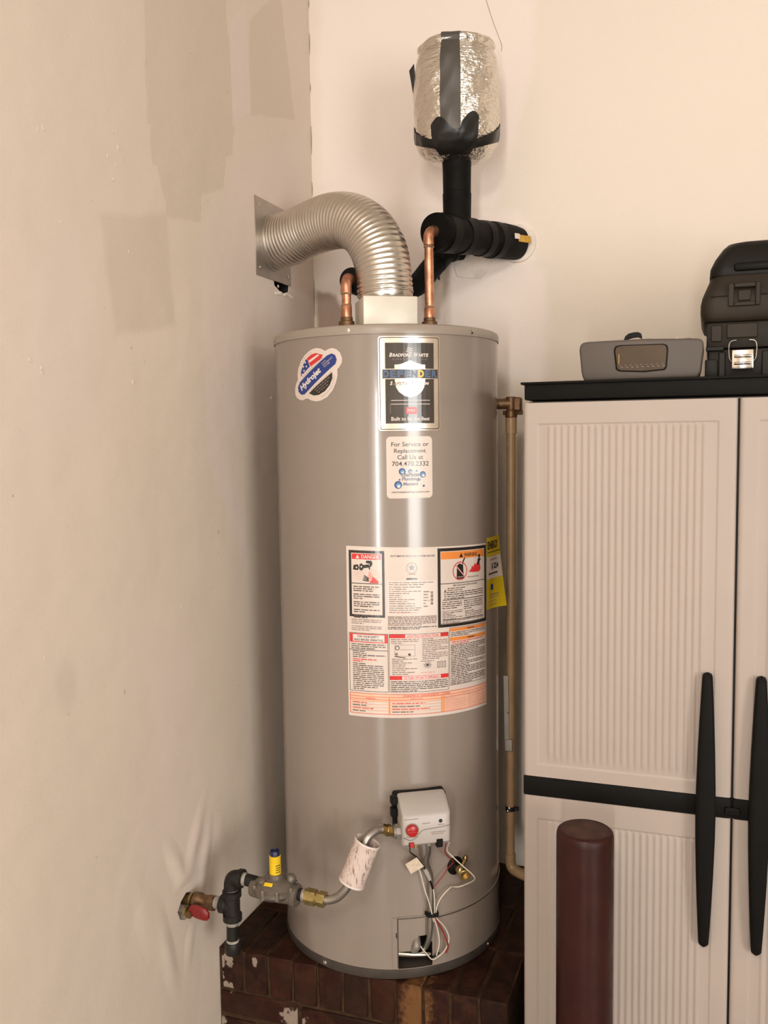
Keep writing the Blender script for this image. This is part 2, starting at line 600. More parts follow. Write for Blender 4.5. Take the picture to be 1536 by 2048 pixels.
fx = lambda a, b, d: (d, a, b)          # polygon in (y,z), extruded along x
hole = [(-.822, .634), (-.812, .612), (-.792, .600), (-.772, .606), (-.760, .628), (-.763, .655), (-.785, .662), (-.806, .652)]
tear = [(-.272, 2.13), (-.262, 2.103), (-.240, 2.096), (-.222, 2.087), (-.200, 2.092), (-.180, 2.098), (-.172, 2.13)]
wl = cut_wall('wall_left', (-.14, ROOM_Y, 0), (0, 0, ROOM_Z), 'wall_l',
              [(MB().prism(hole, -.05, .02, fx), 'plaster'), (MB().prism(tear, -.09, .02, fx), 'dark')])  # tear lined in black, the shade of the void put into its colour
wb = solo('wall_back', MB().box((-.14, 0, 0), (ROOM_X, .14, ROOM_Z)), 'wall_b', (0, 0, 0), kind='structure')
wr = MB()
wr.box((ROOM_X, ROOM_Y, 2.55), (ROOM_X+.14, 0, ROOM_Z)).box((ROOM_X, -4.25, 0), (ROOM_X+.14, 0, 2.55)).box((ROOM_X, ROOM_Y, 0), (ROOM_X+.14, -6.85, 2.55))
solo('wall_right', wr, 'plain_wall', (0, 0, 0), kind='structure')
wf = MB()
wf.box((-.14, ROOM_Y-.14, 2.2), (ROOM_X+.14, ROOM_Y, ROOM_Z)).box((-.14, ROOM_Y-.14, 0), (1.36, ROOM_Y, 2.2)).box((1.64, ROOM_Y-.14, 0), (ROOM_X+.14, ROOM_Y, 2.2))
solo('wall_front', wf, 'plain_wall', (0, 0, 0), kind='structure')

# drywall patch, hairline crack and corner crack lines: relief of the two walls
pts = [(.4287, 2.215), (.430, 2.160), (.437, 2.137), (.470, 2.130), (.505, 2.126), (.530, 2.150), (.545, 2.180), (.55, 2.215)]
p = part('drywall_patch', MB().bprism(pts, 0.001, -.0022, lambda a, b, d: (a, d, b), .0009, 1), 'patch', wb)
ck = MB(); ck.tube(spline([(.5227, -.0002, 2.868), (.5404, -.0002, 2.8115), (.5608, -.0002, 2.7563), (.566, -.0002, 2.7397), (.5645, -.0002, 2.726)], 5), .0009, 6)
part('hairline_crack', ck, 'crack', wb)
for z0, z1 in ((2.955, 2.93), (2.86, 2.80), (2.72, 2.695), (2.60, 2.52), (2.44, 2.40), (2.16, 2.05)):
    k = MB().tube([(.0012, -.0012, z0), (.0016, -.0012, (z0+z1)/2), (.001, -.0012, z1)], [.0004, .0012, .0004], 6)
    part('corner_crack', k, 'crack', wl)
# paint chips standing proud of the left wall
for i in range(26):
    y = rng.choice([-1.19, -1.17, -1.15, -.95, -.3, -.25, -.75])+rng.uniform(-.03, .03)
    z = rng.choice([2.27, 2.22, 1.83, 1.80, 1.33, 1.30, 2.08, 1.10])+rng.uniform(-.025, .025)
    q = [(y+rng.uniform(.001, .0045)*cos(t), z+rng.uniform(.0015, .006)*sin(t)) for t in (0, 1.2, 2.3, 3.4, 4.6, 5.5)]
    part('paint_chip', MB().prism(q, -.0005, rng.uniform(.0008, .002), fx), 'wall_l', wl)
for i in range(9):                      # torn plaster crumbs under the vent plate
    y = -.255+.012*i+rng.uniform(-.004, .004); z = 2.092-.002*abs(i-5)+rng.uniform(-.004, .004)
    q = [(y+.005*cos(t)*rng.uniform(.5, 1.3), z+.004*sin(t)*rng.uniform(.5, 1.3)) for t in (0, 1.2, 2.3, 3.4, 4.6, 5.5)]
    part('plaster_crumb', MB().prism(q, -.001, rng.uniform(.002, .006), fx), 'patch', wl)

# soft ridges of joint compound around the gas stub, real relief on the left wall
def ridge(y, z):
    h = 0
    for cy_, cz_, sy, sz, a, rot in ((-.815, .735, .020, .070, .0060, .5), (-.745, .760, .022, .085, .0050, -.5), (-.780, .690, .045, .018, .0040, .1),
                                     (-.865, .560, .020, .110, .0040, .25), (-.775, .545, .018, .070, .0030, -.2), (-.70, .70, .020, .10, .0035, -.3), (-.93, .66, .035, .12, .0030, .4)):
        dy, dz = y-cy_, z-cz_
        p_, q_ = dy*cos(rot)+dz*sin(rot), -dy*sin(rot)+dz*cos(rot)
        h += a*exp(-(p_/sy)**2-(q_/sz)**2)
    d = sqrt(((y+.79)/.045)**2+((z-.632)/.045)**2)
    e = min((y+1.02)/.06, (-.60-y)/.04, (z-.36)/.08, (.98-z)/.08)
    return h*max(0, min(1, (d-1)/.7))*max(0, min(1, e))-.0006


rg_ = MB(); NY, NZ = 54, 74
for i in range(NZ+1):
    for j in range(NY+1):
        y = -1.03+.44*j/NY; z = .35+.64*i/NZ
        rg_.v.append((ridge(y, z), y, z))
for i in range(NZ):
    for j in range(NY):
        a = i*(NY+1)+j
        if max(rg_.v[k][0] for k in (a, a+1, a+NY+1, a+NY+2)) > 0:
            rg_.f.append((a, a+1, a+NY+2, a+NY+1))
part('plaster_ridges', rg_, 'wall_l', wl, sharp=180, fix=False)

# ------------------------------------------------------------------ brick plinth
PL_Y, PL_X, PL_Z = -.652, .718, .46
core = MB().box((.001, PL_Y+.0045, 0), (PL_X-.005, -.001, PL_Z-.0035))
plinth = solo('brick_plinth', core, 'mortar', (0, 0, 0), 'dark red brick plinth under the water heater, splashed with white paint', 'plinth')


def brick_mesh(name, sx, sy, sz, seed):
    r = random.Random(seed)
    bm = bmesh.new(); bmesh.ops.create_cube(bm, size=1)
    for v in bm.verts:
        v.co = Vector((v.co.x*sx, v.co.y*sy, v.co.z*sz))+Vector([r.uniform(-.0018, .0018) for _ in range(3)])
    bmesh.ops.bevel(bm, geom=bm.edges[:], offset=.0028, segments=1, affect='EDGES')
    mb = MB(); mb.bm(bm)
    return mesh(name, mb, 'brick')


rowm = [brick_mesh('brick', .057, .196, .100, s) for s in range(4)]
strm = [brick_mesh('brick', .205, .098, .057, s+10) for s in range(4)]


def put_brick(me, loc):
    o = bpy.data.objects.new('brick', me); COL.objects.link(o)
    o.parent = plinth; o.location = loc
    o.rotation_euler = (rng.uniform(-.006, .006), rng.uniform(-.006, .006), rng.uniform(-.008, .008))


for j in range(3):
    for i in range(11):
        x = .0085+.0645*i+.0285
        if x+.028 > PL_X+.004: continue
        put_brick(rowm[(i*3+j) % 4], (x, PL_Y+.098+.205*j, PL_Z-.0512+rng.uniform(-.0012, .0004)))
for c in range(5):
    z = .3225-.0665*c
    off = 0 if c % 2 == 0 else -.107
    x = .1075+off
    while x-.05 < PL_X:
        if c % 2 and x < .05:
            o = bpy.data.objects.new('brick', brick_mesh('brick', .094, .098, .057, 30+c)); COL.objects.link(o)
            o.parent = plinth; o.location = (.05, PL_Y+.049, z)
        elif x+.1 <= PL_X+.02:
            put_brick(strm[(c+int(x*10)) % 4], (x, PL_Y+.049, z))
        else:
            w_ = PL_X-(x-.1025)
            if w_ > .03:
                o = bpy.data.objects.new('brick', brick_mesh('brick', w_, .098, .057, 40+c)); COL.objects.link(o)
                o.parent = plinth; o.location = (x-.1025+w_/2, PL_Y+.049, z)
        x += .215

# ------------------------------------------------------------------ water heater
TX, TY, R = .3618, -.3911, .27
TOPZ = 1.935
H = thing('water_heater', (TX, TY, PL_Z), 'tall grey gas water heater standing on the brick plinth', 'water heater')


def cy(az, z, r=R):
    a = rad(az)
    return (TX+r*cos(a), TY+r*sin(a), z)


# jacket: curved sheet with a burner opening cut out of it
OP = [(-68.4, -61.4, .486, .526), (-61.4, -51.5, .486, .543), (-60.3, -52.2, .543, .553), (-58.6, -53.6, .553, .560)]
cutA = [-68.4, -61.4, -51.5, -60.3, -52.2, -58.6, -53.6]; cutZ = [.486, .526, .543, .553, .560]
AZ = sorted(set([a for a in range(-180, 180, 3) if all(abs(a-c) > .6 for c in cutA)]+cutA))
ZS = sorted(set([.482, .62, .75, 1.0, 1.25, 1.5, 1.75, 1.9145]+cutZ))
jb = MB(); n = len(AZ)
for z in ZS:
    jb.v += [cy(a, z) for a in AZ]
for i in range(len(ZS)-1):
    for j in range(n):
        k = (j+1) % n
        am = (AZ[j]+(AZ[k] if k else AZ[k]+360))/2; zm = (ZS[i]+ZS[i+1])/2
        if any(a0 < am < a1 and z0 < zm < z1 for a0, a1, z0, z1 in OP):
            continue
        jb.f.append((i*n+j, i*n+k, (i+1)*n+k, (i+1)*n+j))
jk = part('jacket', jb, 'jacket', H)
inner = MB().lathe([(.205, .484), (.205, .62)], (TX, TY, 0), 48)
for (a0, a1, z0, z1) in OP:             # dark rim of the opening
    pass
part('combustion_chamber', inner, 'dark', H)
b = MB()
b.lathe([(.262, .4612), (.2705, .4625), (.2725, .470), (.2715, .484), (.262, .486)], (TX, TY, 0), 96)
ringo = part('base_ring', b, 'ring', H)
b = MB().lathe([(.2695, 1.9140), (.2728, 1.9140), (.2732, 1.918), (.2730, 1.927), (.2705, 1.933), (.266, 1.9352), (.25, 1.9358), (.0, 1.9362)], (TX, TY, 0), 120)
capo = part('top_cap', b, 'capm', H)


def screw(parent, az, z, r, s=.0042, mat='chrome'):
    c = Vector(cy(az, z, r)); d = Vector((cos(rad(az)), sin(rad(az)), 0))
    part('screw', MB().lathe([(s*1.25, 0), (s*1.25, .0008), (s*.8, .0009), (s*.8, .003), (s*.3, .0036)], c, 6, d), mat, parent)


for az in (-147, -88, -26, 34):
    screw(capo, az, 1.9225, .2725)
for az in (-106.8, -13.7):
    screw(ringo, az, .4735, .2715)
# seam bead of the lower jacket band and the access door with its frame
sb = MB()
sb.tube([cy(a, .6008, R+.0006) for a in range(-50, 61, 3)], .0017, 6)
part('seam_bead', sb, 'jacket', H)
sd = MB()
sd.tube([cy(a, .5975, R+.0001) for a in range(-50, 61, 3)], .0014, 6)  # dark bead standing in for the shadow line under the seam
part('seam_shade', sd, 'ring', H)


def shell(az0, az1, z0, z1, r0, r1, step=2.0):
    k = max(1, int(abs(az1-az0)/step)); mb = MB()
    A = [az0+(az1-az0)*i/k for i in range(k+1)]
    mb.loft([[cy(a, z0, r0), cy(a, z1, r0), cy(a, z1, r1), cy(a, z0, r1)] for a in A])
    return mb


ad = shell(-71.2, -68.8, .489, .607, R+.0002, R+.0016)
ad2 = shell(-68.6, -55.0, .606, .609, R+.0002, R+.0018); ad.add(ad2.v, ad2.f)
part('access_door_frame', ad, 'jacket', H)
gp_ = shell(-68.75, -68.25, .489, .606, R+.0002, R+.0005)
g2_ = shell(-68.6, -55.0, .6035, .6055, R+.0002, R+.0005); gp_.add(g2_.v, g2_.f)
part('access_door_gap_shade', gp_, 'ring', H)  # dark strips on the surface paint the shade of the door gap
dd = shell(-68.2, -55.2, .566, .603, R+.0002, R+.0012)
d2 = shell(-68.2, -62.2, .529, .566, R+.0002, R+.0012); dd.add(d2.v, d2.f)
ado = part('access_door', dd, 'jacket', H)
part('catch', MB().box((-.0012, -.001, -.006), (.0012, .001, .006), lambda x, y, z: cy(-69.2+x*200, .566+z, R+.0015+y)), 'dark', ado)
# manifold bar and pipe inside the opening
mf = MB()
mf.tube([cy(a, .5175-.0006*(a+68), R-.010) for a in range(-70, -50, 2)], .0075, 12)
part('burner_manifold', mf, 'chrome', H, 'shiny steel burner manifold bar')
b = MB(); b.tube(spline([cy(-59.3, .553, R-.012), cy(-59.6, .540, R+.001), cy(-60.8, .526, R-.003)], 6), .010, 12)
part('burner_elbow', b, 'greyd', H)
# draft hood box and its round collar
nf = Vector((cos(rad(-60)), sin(rad(-60)), 0)); tf = Vector((cos(rad(30)), sin(rad(30)), 0))
hf = lambda a, b_, d: tuple(Vector((TX, TY, 0))+tf*a+nf*b_+Vector((0, 0, d)))
dh = part('draft_hood', MB().bbox((-.0655, -.065, 1.932), (.0655, .065, 2.025), .0025, 2, lambda x, y, z: hf(x, y, z)), 'white_box', H)
part('flue_collar', MB().lathe([(.058, 2.024), (.0625, 2.026), (.063, 2.034), (.0615, 2.046), (.058, 2.047)], (TX, TY, 0), 48), 'steel', dh)
cs = Vector((TX, TY, 2.036))+Vector((cos(rad(-100)), sin(rad(-100)), 0))*.063
part('screw', MB().lathe([(.005, 0), (.005, .001), (.0035, .003), (.001, .0035)], cs, 8, (cos(rad(-100)), sin(rad(-100)), 0)), 'chrome', dh)

# ------------------------------------------------------------------ printed labels on the jacket
def text_geo(body, shear=0, bold=0):
    fc = bpy.data.curves.new('t', 'FONT'); fc.body = body; fc.size = 1; fc.shear = shear; fc.offset = bold
    fc.resolution_u = 3; fc.align_x = 'LEFT'
    o = bpy.data.objects.new('t', fc)
    me = o.to_mesh()
    vs = [(v.co.x, v.co.y) for v in me.vertices]; fs = [tuple(q.vertices) for q in me.polygons]
    o.to_mesh_clear(); bpy.data.objects.remove(o); bpy.data.curves.remove(fc)
    return vs, fs


class Label:
    """a sticker on the jacket; drawing in millimetres, origin at (az0,z0), u to the right, v up"""
    def __init__(self, az0, z0, tilt=0, base=.0006):
        self.az0 = az0; self.z0 = z0; self.tilt = tilt; self.base = base; self.lay = {}; self.order = []

    def P(self, u, v, off):
        return cy(self.az0+math.degrees(u/1000/R), self.z0+v/1000+self.tilt*u/1000, R+off)

    def g(self, mat, lvl):
        k = (mat, lvl)
        if k not in self.lay:
            self.lay[k] = MB(); self.order.append(k)
        return self.lay[k]

    def rect(self, u0, v0, u1, v1, mat, lvl=1):
        n = max(1, int((u1-u0)/10+.5)); off = self.base+.00022*lvl; mb = self.g(mat, lvl)
        for i in range(n):
            a = u0+(u1-u0)*i/n; b = u0+(u1-u0)*(i+1)/n
            mb.add([self.P(a, v0, off), self.P(b, v0, off), self.P(b, v1, off), self.P(a, v1, off)], [(0, 1, 2, 3)])

    def poly(self, pts, mat, lvl=1):
        """any simple polygon, cut into strips so that it follows the curve"""
        off = self.base+.00022*lvl; mb = self.g(mat, lvl)
        bm = bmesh.new()
        f = bm.faces.new([bm.verts.new((a, b, 0)) for a, b in pts])
        bmesh.ops.triangulate(bm, faces=bm.faces[:])
        us = [p[0] for p in pts]; k = math.ceil(min(us)/9)*9
        while k < max(us):
            bmesh.ops.bisect_plane(bm, geom=bm.verts[:]+bm.edges[:]+bm.faces[:], plane_co=(k, 0, 0), plane_no=(1, 0, 0))
            k += 9
        mb.bm(bm, lambda x, y, z: self.P(x, y, off))

    def disc(self, u, v, r, mat, lvl=1, n=18, ry=None):
        self.poly([(u+r*cos(2*pi*i/n), v+(ry or r)*sin(2*pi*i/n)) for i in range(n)], mat, lvl)

    def ring(self, u, v, r, w, mat, lvl=1, n=28):
        off = self.base+.00022*lvl; mb = self.g(mat, lvl)
        o = [(u+r*cos(2*pi*i/n), v+r*sin(2*pi*i/n)) for i in range(n)]; q = [(u+(r-w)*cos(2*pi*i/n), v+(r-w)*sin(2*pi*i/n)) for i in range(n)]
        mb.add([self.P(*p, off) for p in o]+[self.P(*p, off) for p in q], [(i, (i+1) % n, n+(i+1) % n, n+i) for i in range(n)])

    def line(self, u0, v0, u1, v1, w, mat, lvl=2):
        d = Vector((u1-u0, v1-v0)).normalized(); nx, ny = -d.y*w/2, d.x*w/2
        k = max(1, int(abs(u1-u0)/9)); off = self.base+.00022*lvl; mb = self.g(mat, lvl)
        for i in range(k):
            a, b = i/k, (i+1)/k
            p = (u0+(u1-u0)*a, v0+(v1-v0)*a); q = (u0+(u1-u0)*b, v0+(v1-v0)*b)
            mb.add([self.P(p[0]+nx, p[1]+ny, off), self.P(p[0]-nx, p[1]-ny, off), self.P(q[0]-nx, q[1]-ny, off), self.P(q[0]+nx, q[1]+ny, off)], [(0, 1, 2, 3)])

    def frame(self, u0, v0, u1, v1, w, mat, lvl=1):
        self.rect(u0, v0, u1, v0+w, mat, lvl); self.rect(u0, v1-w, u1, v1, mat, lvl)
        self.rect(u0, v0+w, u0+w, v1-w, mat, lvl); self.rect(u1-w, v0+w, u1, v1-w, mat, lvl)

    def text(self, s, u0, v0, u1, v1, mat, lvl=3, shear=0, bold=.0, ang=0):
        """fitted into the box; ang turns it about the lower left corner"""
        vs, fs = text_geo(s, shear, bold)
        x0 = min(p[0] for p in vs); x1 = max(p[0] for p in vs); y0 = min(p[1] for p in vs); y1 = max(p[1] for p in vs)
        off = self.base+.00022*lvl; mb = self.g(mat, lvl); c, s_ = cos(rad(ang)), sin(rad(ang)); out = []
        for x, y in vs:
            a = (x-x0)/(x1-x0)*(u1-u0); b = (y-y0)/(y1-y0)*(v1-v0)
            out.append(self.P(u0+a*c-b*s_, v0+a*s_+b*c, off))
        mb.add(out, fs)

    def micro(self, u0, vtop, u1, n, pitch, mat='inkgrey', lvl=2, h=.5, full=.97, seed=1, slope=0):
        r = random.Random(seed)
        for i in range(n):
            u = u0; v = vtop-pitch*(i+.5)
            end = u1 if (r.random() < full and i < n-1) else u0+(u1-u0)*r.uniform(.35, .8)
            while u < end:
                w = min(r.uniform(.8, 4.2)*pitch, end-u)
                hh = pitch*h*r.uniform(.75, 1.0)
                if w > .5:
                    self.rect(u, v-hh/2, u+w, v+hh/2, mat, lvl)
                u += w+pitch*.45

    def build(self, name, parent, outline, mat, label):
        off = self.base
        pts = outline
        bm = bmesh.new(); bm.faces.new([bm.verts.new((a, b, 0)) for a, b in pts])
        bmesh.ops.triangulate(bm, faces=bm.faces[:])
        us = [p[0] for p in pts]; k = math.ceil(min(us)/8)*8
        while k < max(us):
            bmesh.ops.bisect_plane(bm, geom=bm.verts[:]+bm.edges[:]+bm.faces[:], plane_co=(k, 0, 0), plane_no=(1, 0, 0))
            k += 8
        mb = MB(); mb.bm(bm, lambda x, y, z: self.P(x, y, off))
        o = part(name, mb, mat, parent, label, fix=False)
        self.fixn(o)
        for k in self.order:
            nm = {'inkgrey': 'small_print', 'inkblack': 'black_print', 'inkred': 'red_print', 'inkorange': 'orange_print'}.get(k[0], k[0].replace('ink', '')+'_print' if k[0].startswith('ink') else 'light_print')
            q = part(nm, self.lay[k], k[0], o, fix=False); q['kind'] = 'stuff'
            self.fixn(q)
        return o

    @staticmethod
    def fixn(o):
        """make every face look away from the tank axis"""
        bm = bmesh.new(); bm.from_mesh(o.data); bm.normal_update()
        for f in bm.faces:
            c = f.calc_center_median(); d = Vector((c.x, c.y, 0))
            if f.normal.dot(d) < 0:
                f.normal_flip()
        bm.to_mesh(o.data); bm.free()


def rrect(u0, v0, u1, v1, r, n=5):
    out = []
    for cx, cyy, a0 in ((u1-r, v1-r, 0), (u0+r, v1-r, 90), (u0+r, v0+r, 180), (u1-r, v0+r, 270)):
        for i in range(n+1):
            a = rad(a0+90*i/n); out.append((cx+r*cos(a), cyy+r*sin(a)))
    return out


# black and silver maker's plate
L = Label(-59.7, 1.807)
L.poly(rrect(-66.5, -99, 66.5, 99, 5), 'inkdark', 1)
L.poly(rrect(-64.8, -97.3, 64.8, 97.3, 4), 'silver', 2)
L.rect(-54, -86, 54, 87, 'inkdark', 3)
for i, (a, b_) in enumerate(((75, 0), (71, 2), (67, 4))):
    for k in range(8):
        t0 = -6+12*k/8-b_*.5; t1 = t0+1.5
        L.line(t0, a+1.2*sin(k/8*6.3), t1, a+1.2*sin((k+1)/8*6.3), 1.5, 'paperlt', 4)
L.text('B', -45, 57, -38.5, 65.5, 'paperlt', 4, .25, .03); L.text('RADFORD', -38, 57, 4, 64, 'paperlt', 4, .25, .03)
L.text('W', 8, 57, 18, 65.5, 'paperlt', 4, .25, .03); L.text('HITE', 18.5, 57, 42, 64, 'paperlt', 4, .25, .03)
L.text('C O R P O R A T I O N', -38, 50.5, 38, 53, 'inkgrey', 4)
sh = [(-34, 40), (-22, 41), (-10, 45), (0, 49), (10, 45), (22, 41), (34, 40), (33.5, 5), (31, -8), (25, -18), (14, -26), (0, -30), (-14, -26), (-25, -18), (-31, -8), (-33.5, 5)]
L.poly(sh, 'silver', 4)
for k in range(13):
    a = rad(-165+150*k/12)
    L.line(6*cos(a), 8+6*sin(a), 30*cos(a), 8+30*sin(a), .5, 'inkgrey', 5)
L.rect(-61.5, 9.5, 64.5, 31.5, 'silver', 6); L.rect(-60, 11, 63, 30, 'inkdark', 7)
for i, ch in enumerate('DEFENDER'):
    u0 = -60+15.3*i
    L.text(ch, u0+1.0, 12.6, u0+14.2, 28.6, 'inkgold' if i == 5 else 'inksteel', 8, 0, .06)
L.text('S', -44, -3.5, -38, 4.5, 'silver', 6, .2, .03); L.text('AFETY', -37, -3.5, -4, 3, 'inkgrey', 6, .2, .02)
L.text('S', 2, -3.5, 8, 4.5, 'inkgrey', 6, .2, .02); L.text('YSTEM', 9, -3.5, 42, 3, 'silver', 6, .2, .03)
L.rect(-42, -37, 44, -35.8, 'paperlt', 4); L.rect(-42, -45, 44, -43.8, 'paperlt', 4)
L.poly(rrect(-10, -66, 14, -51, 3), 'inkred', 4); L.text('PHCC', -6.5, -60, 11, -55.5, 'paperlt', 5, 0, .02)
L.text('Built to be the Best', -42, -80, 43, -72, 'paperlt', 4, 0, .015)
L.text('PROFESSIONAL', -42.5, -64, -20, -61.5, 'inkgrey', 4, ang=90)
L.build('maker_plate', H, rrect(-69, -101.5, 69, 101.5, 6), 'silver', 'black and silver maker\'s label')

# white service sticker
L = Label(-60.3, 1.6258)
L.text('For Service or', -40, 45.5, 43, 55, 'inkblack', 2, 0, .004)
L.text('Replacement', -34, 29, 36.5, 40.5, 'inkblack', 2, 0, .004)
L.text('Call Us at', -27, 17.5, 30, 27, 'inkblack', 2, 0, .004)
L.text('704.470.2332', -39, 3, 43, 13, 'inkblack', 2, 0, .004)
for u, v, r in ((-17, -9, 7.5), (29, -16, 7), (-26, -38, 8.5), (1, -9, 5)):
    L.disc(u, v, r, 'inkblue', 1); L.disc(u+.6, v-.8, r*.74, 'inklblue', 2); L.disc(u+1.2, v-r*.35, r*.4, 'paperlt', 3)
for u, v, r in ((15, -8, 2.4), (-23, -27, 2), (31, -41, 2.6), (21, -27, 3)):
    L.disc(u, v, r, 'inkblue', 1, 10)
L.text('Charlotte', -19, -20, 21, -11.5, 'inksteel', 4, .15, .01)
L.text('Plumbing', -18, -31, 21, -21.5, 'inksteel', 4, .15, .01)
L.text('Masters', -15, -39.5, 18, -32.5, 'inksteel', 4, .15, .01)
L.text('charlotteplumbingmasters.com', -41, -57, 44, -51.5, 'inkblack', 2, 0, .01)
L.build('service_sticker', H, rrect(-51, -67.5, 51.5, 67, 9), 'paper', 'white service sticker with phone number')

# hydrojet sticker
L = Label(-104, 1.831)
ho = [(-3.3, 58.6), (7.4, 56.2), (17.8, 50.9), (27.9, 55.0), (35.8, 56.3), (45.4, 53.6), (54.7, 45.6), (59.6, 33.7), (59.0, 23.6), (53.2, 14.6), (47.9, 9.8), (48.1, -3.8), (44.0, -18.8), (36.0, -34.6), (21.7, -49.4), (4.9, -56.6), (-8.3, -58.3), (-23.2, -55.6), (-34.0, -50.9), (-41.6, -51.5), (-49.5, -54.2), (-59.1, -53.4), (-70.5, -48.6), (-77.1, -41.3), (-78.2, -29.8), (-73.9, -16.9), (-66.2, -7.7), (-67.2, 4.6), (-63.9, 17.5), (-53.5, 34.1), (-41.3, 45.4), (-26.2, 53.8), (-14.5, 57.7)]
L.poly([(-66.0, -24.3), (-59.2, -14.2), (22.6, 40.5), (34.6, 44.5), (43.3, 40.3), (46.9, 30.9), (43.8, 21.7), (-31.0, -32.8), (-43.9, -41.4), (-54.6, -41.8), (-64.2, -34.8)], 'inkblue', 2)
L.poly([(-30.0, -39.8), (35.2, 4.0), (35.5, -9.2), (28.3, -24.2), (15.8, -36.5), (-.2, -44.0), (-14.7, -45.1)], 'inkblack', 1)
L.poly([(-55.3, -1.8), (-54.3, 9.9), (-47.2, 23.3), (-37.7, 36.5), (-31.7, 32.7), (-28.3, 23.9), (-24.8, 19.8)], 'inkblue', 1)
L.poly([(-35.2, 37.2), (-21.7, 44.9), (-7.9, 47.8), (12.4, 42.8), (7.0, 34.6), (-22.4, 19.2), (-28.2, 26.4)], 'inkred', 1)
L.poly([(-30, 32), (-16, 38), (-2, 44.5), (3, 43), (-12, 34.5), (-27, 27.5)], 'paperlt', 2)
for u, v in ((-39.5, 29), (-46, 20), (-36, 20), (-44, 11), (-50, 3)):
    L.disc(u, v, 2.2, 'paperlt', 2, 8)
L.text('Hydrojet', -50, -37.5, 22, -20, 'paperlt', 3, .12, .04, ang=34)
for i in range(3):
    L.text(('TOTAL', 'PERFORMANCE', 'SYSTEM')[i], 9+3.5*i, 21.5-4.6*i+i, 9+3.5*i+(14, 30, 17)[i], 25-4.6*i+i, 'silver', 3, 0, .01, ang=35)
for i in range(3):
    d = 5.5*i
    for k in range(6-i):
        u = -12+d*.9+k*7; v = -33.5-d*.55+k*4.7
        L.line(u, v, u+5.2, v+3.5, 1.5, 'inkgrey', 3)
for k in range(11):                      # fine lettering along the capsule and the rim
    L.line(-48+k*5.6, -3+k*3.75, -45.2+k*5.6, -1.1+k*3.75, 1.5, 'inkgrey', 2)
    L.line(-22+k*5.2, -33+k*3.6, -19.4+k*5.2, -31.2+k*3.6, 1.5, 'inkgrey', 2)
for k in range(15):
    a = rad(-72+68*k/14)
    L.disc(-8+48*cos(a), -1+49*sin(a), 1.1, 'inkgrey', 2, 6)
for k in range(9):
    a = rad(105+65*k/8)
    L.disc(-8+52*cos(a), -1+52*sin(a), 1.1, 'inkgrey', 2, 6)
L.build('round_sticker', H, ho, 'paper', 'white sticker with blue capsule reading Hydrojet')

# large rating and warning label
L = Label(-90.9, 1.4546, -.028)
# left danger box
L.rect(6, -157, 86, -9, 'inkblack', 1); L.rect(12, -151.5, 80.5, -15, 'paper', 2)
L.rect(13.5, -28.5, 79, -16.5, 'inkred', 3); L.text('DANGER', 35, -26.5, 74, -18.5, 'paperlt', 4, 0, .02)
L.poly([(22, -26.5), (31, -26.5), (26.5, -18.5)], 'paperlt', 4)
L.rect(12, -83, 80.5, -81.3, 'inkblack', 3)
for q in ([(16, -52), (17, -42), (27, -40), (30, -47), (27, -53)], [(30, -50), (31, -40), (35, -37), (39, -41), (52, -39), (53, -46), (40, -48), (37, -53), (32, -53)], [(45, -36), (46, -31), (58, -31), (60, -38), (57, -44), (52, -46), (54, -38)], [(51, -46), (55, -46), (53, -53)]):
    L.poly(q, 'inkblack', 4)
L.disc(35, -45, 2, 'paper', 5, 8); L.disc(24, -47, 2, 'paper', 5, 8)
L.poly([(52, -54), (54, -54), (60, -66), (72, -77), (68, -80), (50, -78), (49, -68)], 'inkpink', 4)
L.poly([(60, -66), (73, -76), (73, -81), (52, -80), (58, -74)], 'inkred', 5)
for a in range(4):
    L.line(41-1.2*a, -64-3.5*a, 51, -70-2.2*a, 2.0, 'inkblack', 5)
for a in range(4):
    L.line(16+3*a, -60-5*a, 40+a*2, -54-4*a, .7, 'inkpink', 4); L.line(56, -50-5*a, 76, -56-5*a, .7, 'inkpink', 4)
k = -87
for j, nl in enumerate((3, 3, 3, 2, 2)):
    L.micro(16, k, 74, nl, 4.6, 'inkmid', 3, .58, .8, seed=10+j); k -= nl*4.6+3.4
L.micro(10, -161, 78, 3, 4.2, seed=21); L.micro(10, -176, 78, 3, 4.0, seed=22)
# centre block
L.text('AUTOMATIC STORAGE WATER HEATER', 99, -21.5, 200, -17.5, 'inkdark', 2, 0, .01)
L.ring(146, -46, 12, .8, 'inkgrey', 2)
L.poly([(146+(8 if i % 2 == 0 else 3.2)*sin(i*pi/5), -45+(8 if i % 2 == 0 else 3.2)*cos(i*pi/5)) for i in range(10)], 'inkdark', 3)
L.text('CERTIFIED', 138, -61, 155, -58.5, 'inkgrey', 2)
L.rect(134, -72, 158, -68, 'inkdark', 2)
L.rect(92, -151, 203, -74, 'paperlt', 1)
L.micro(95, -76, 196, 2, 4.6, 'inkgrey', 2, .45, .7, seed=31)
L.micro(95, -86, 168, 9, 4.6, 'inkgrey', 2, .42, .35, seed=32); L.micro(95, -128, 186, 4, 4.6, 'inkgrey', 2, .42, .4, seed=33)
L.micro(172, -96, 186, 6, 6.5, 'inkgrey', 2, .4, .6, seed=34)
for k in range(10):
    L.rect(189, -128+k*2.9, 195, -128+k*2.9+(1.2 if k % 3 else 2.1), 'inkdark', 2)
L.micro(95, -143, 190, 1, 4.2, 'inkpink', 2, .5, 1, seed=35)
L.micro(92, -153, 203, 6, 3.6, 'inkgrey', 2, .72, 1, seed=36); L.micro(92, -176, 203, 2, 3.6, 'inkmid', 2, .6, 1, seed=37)
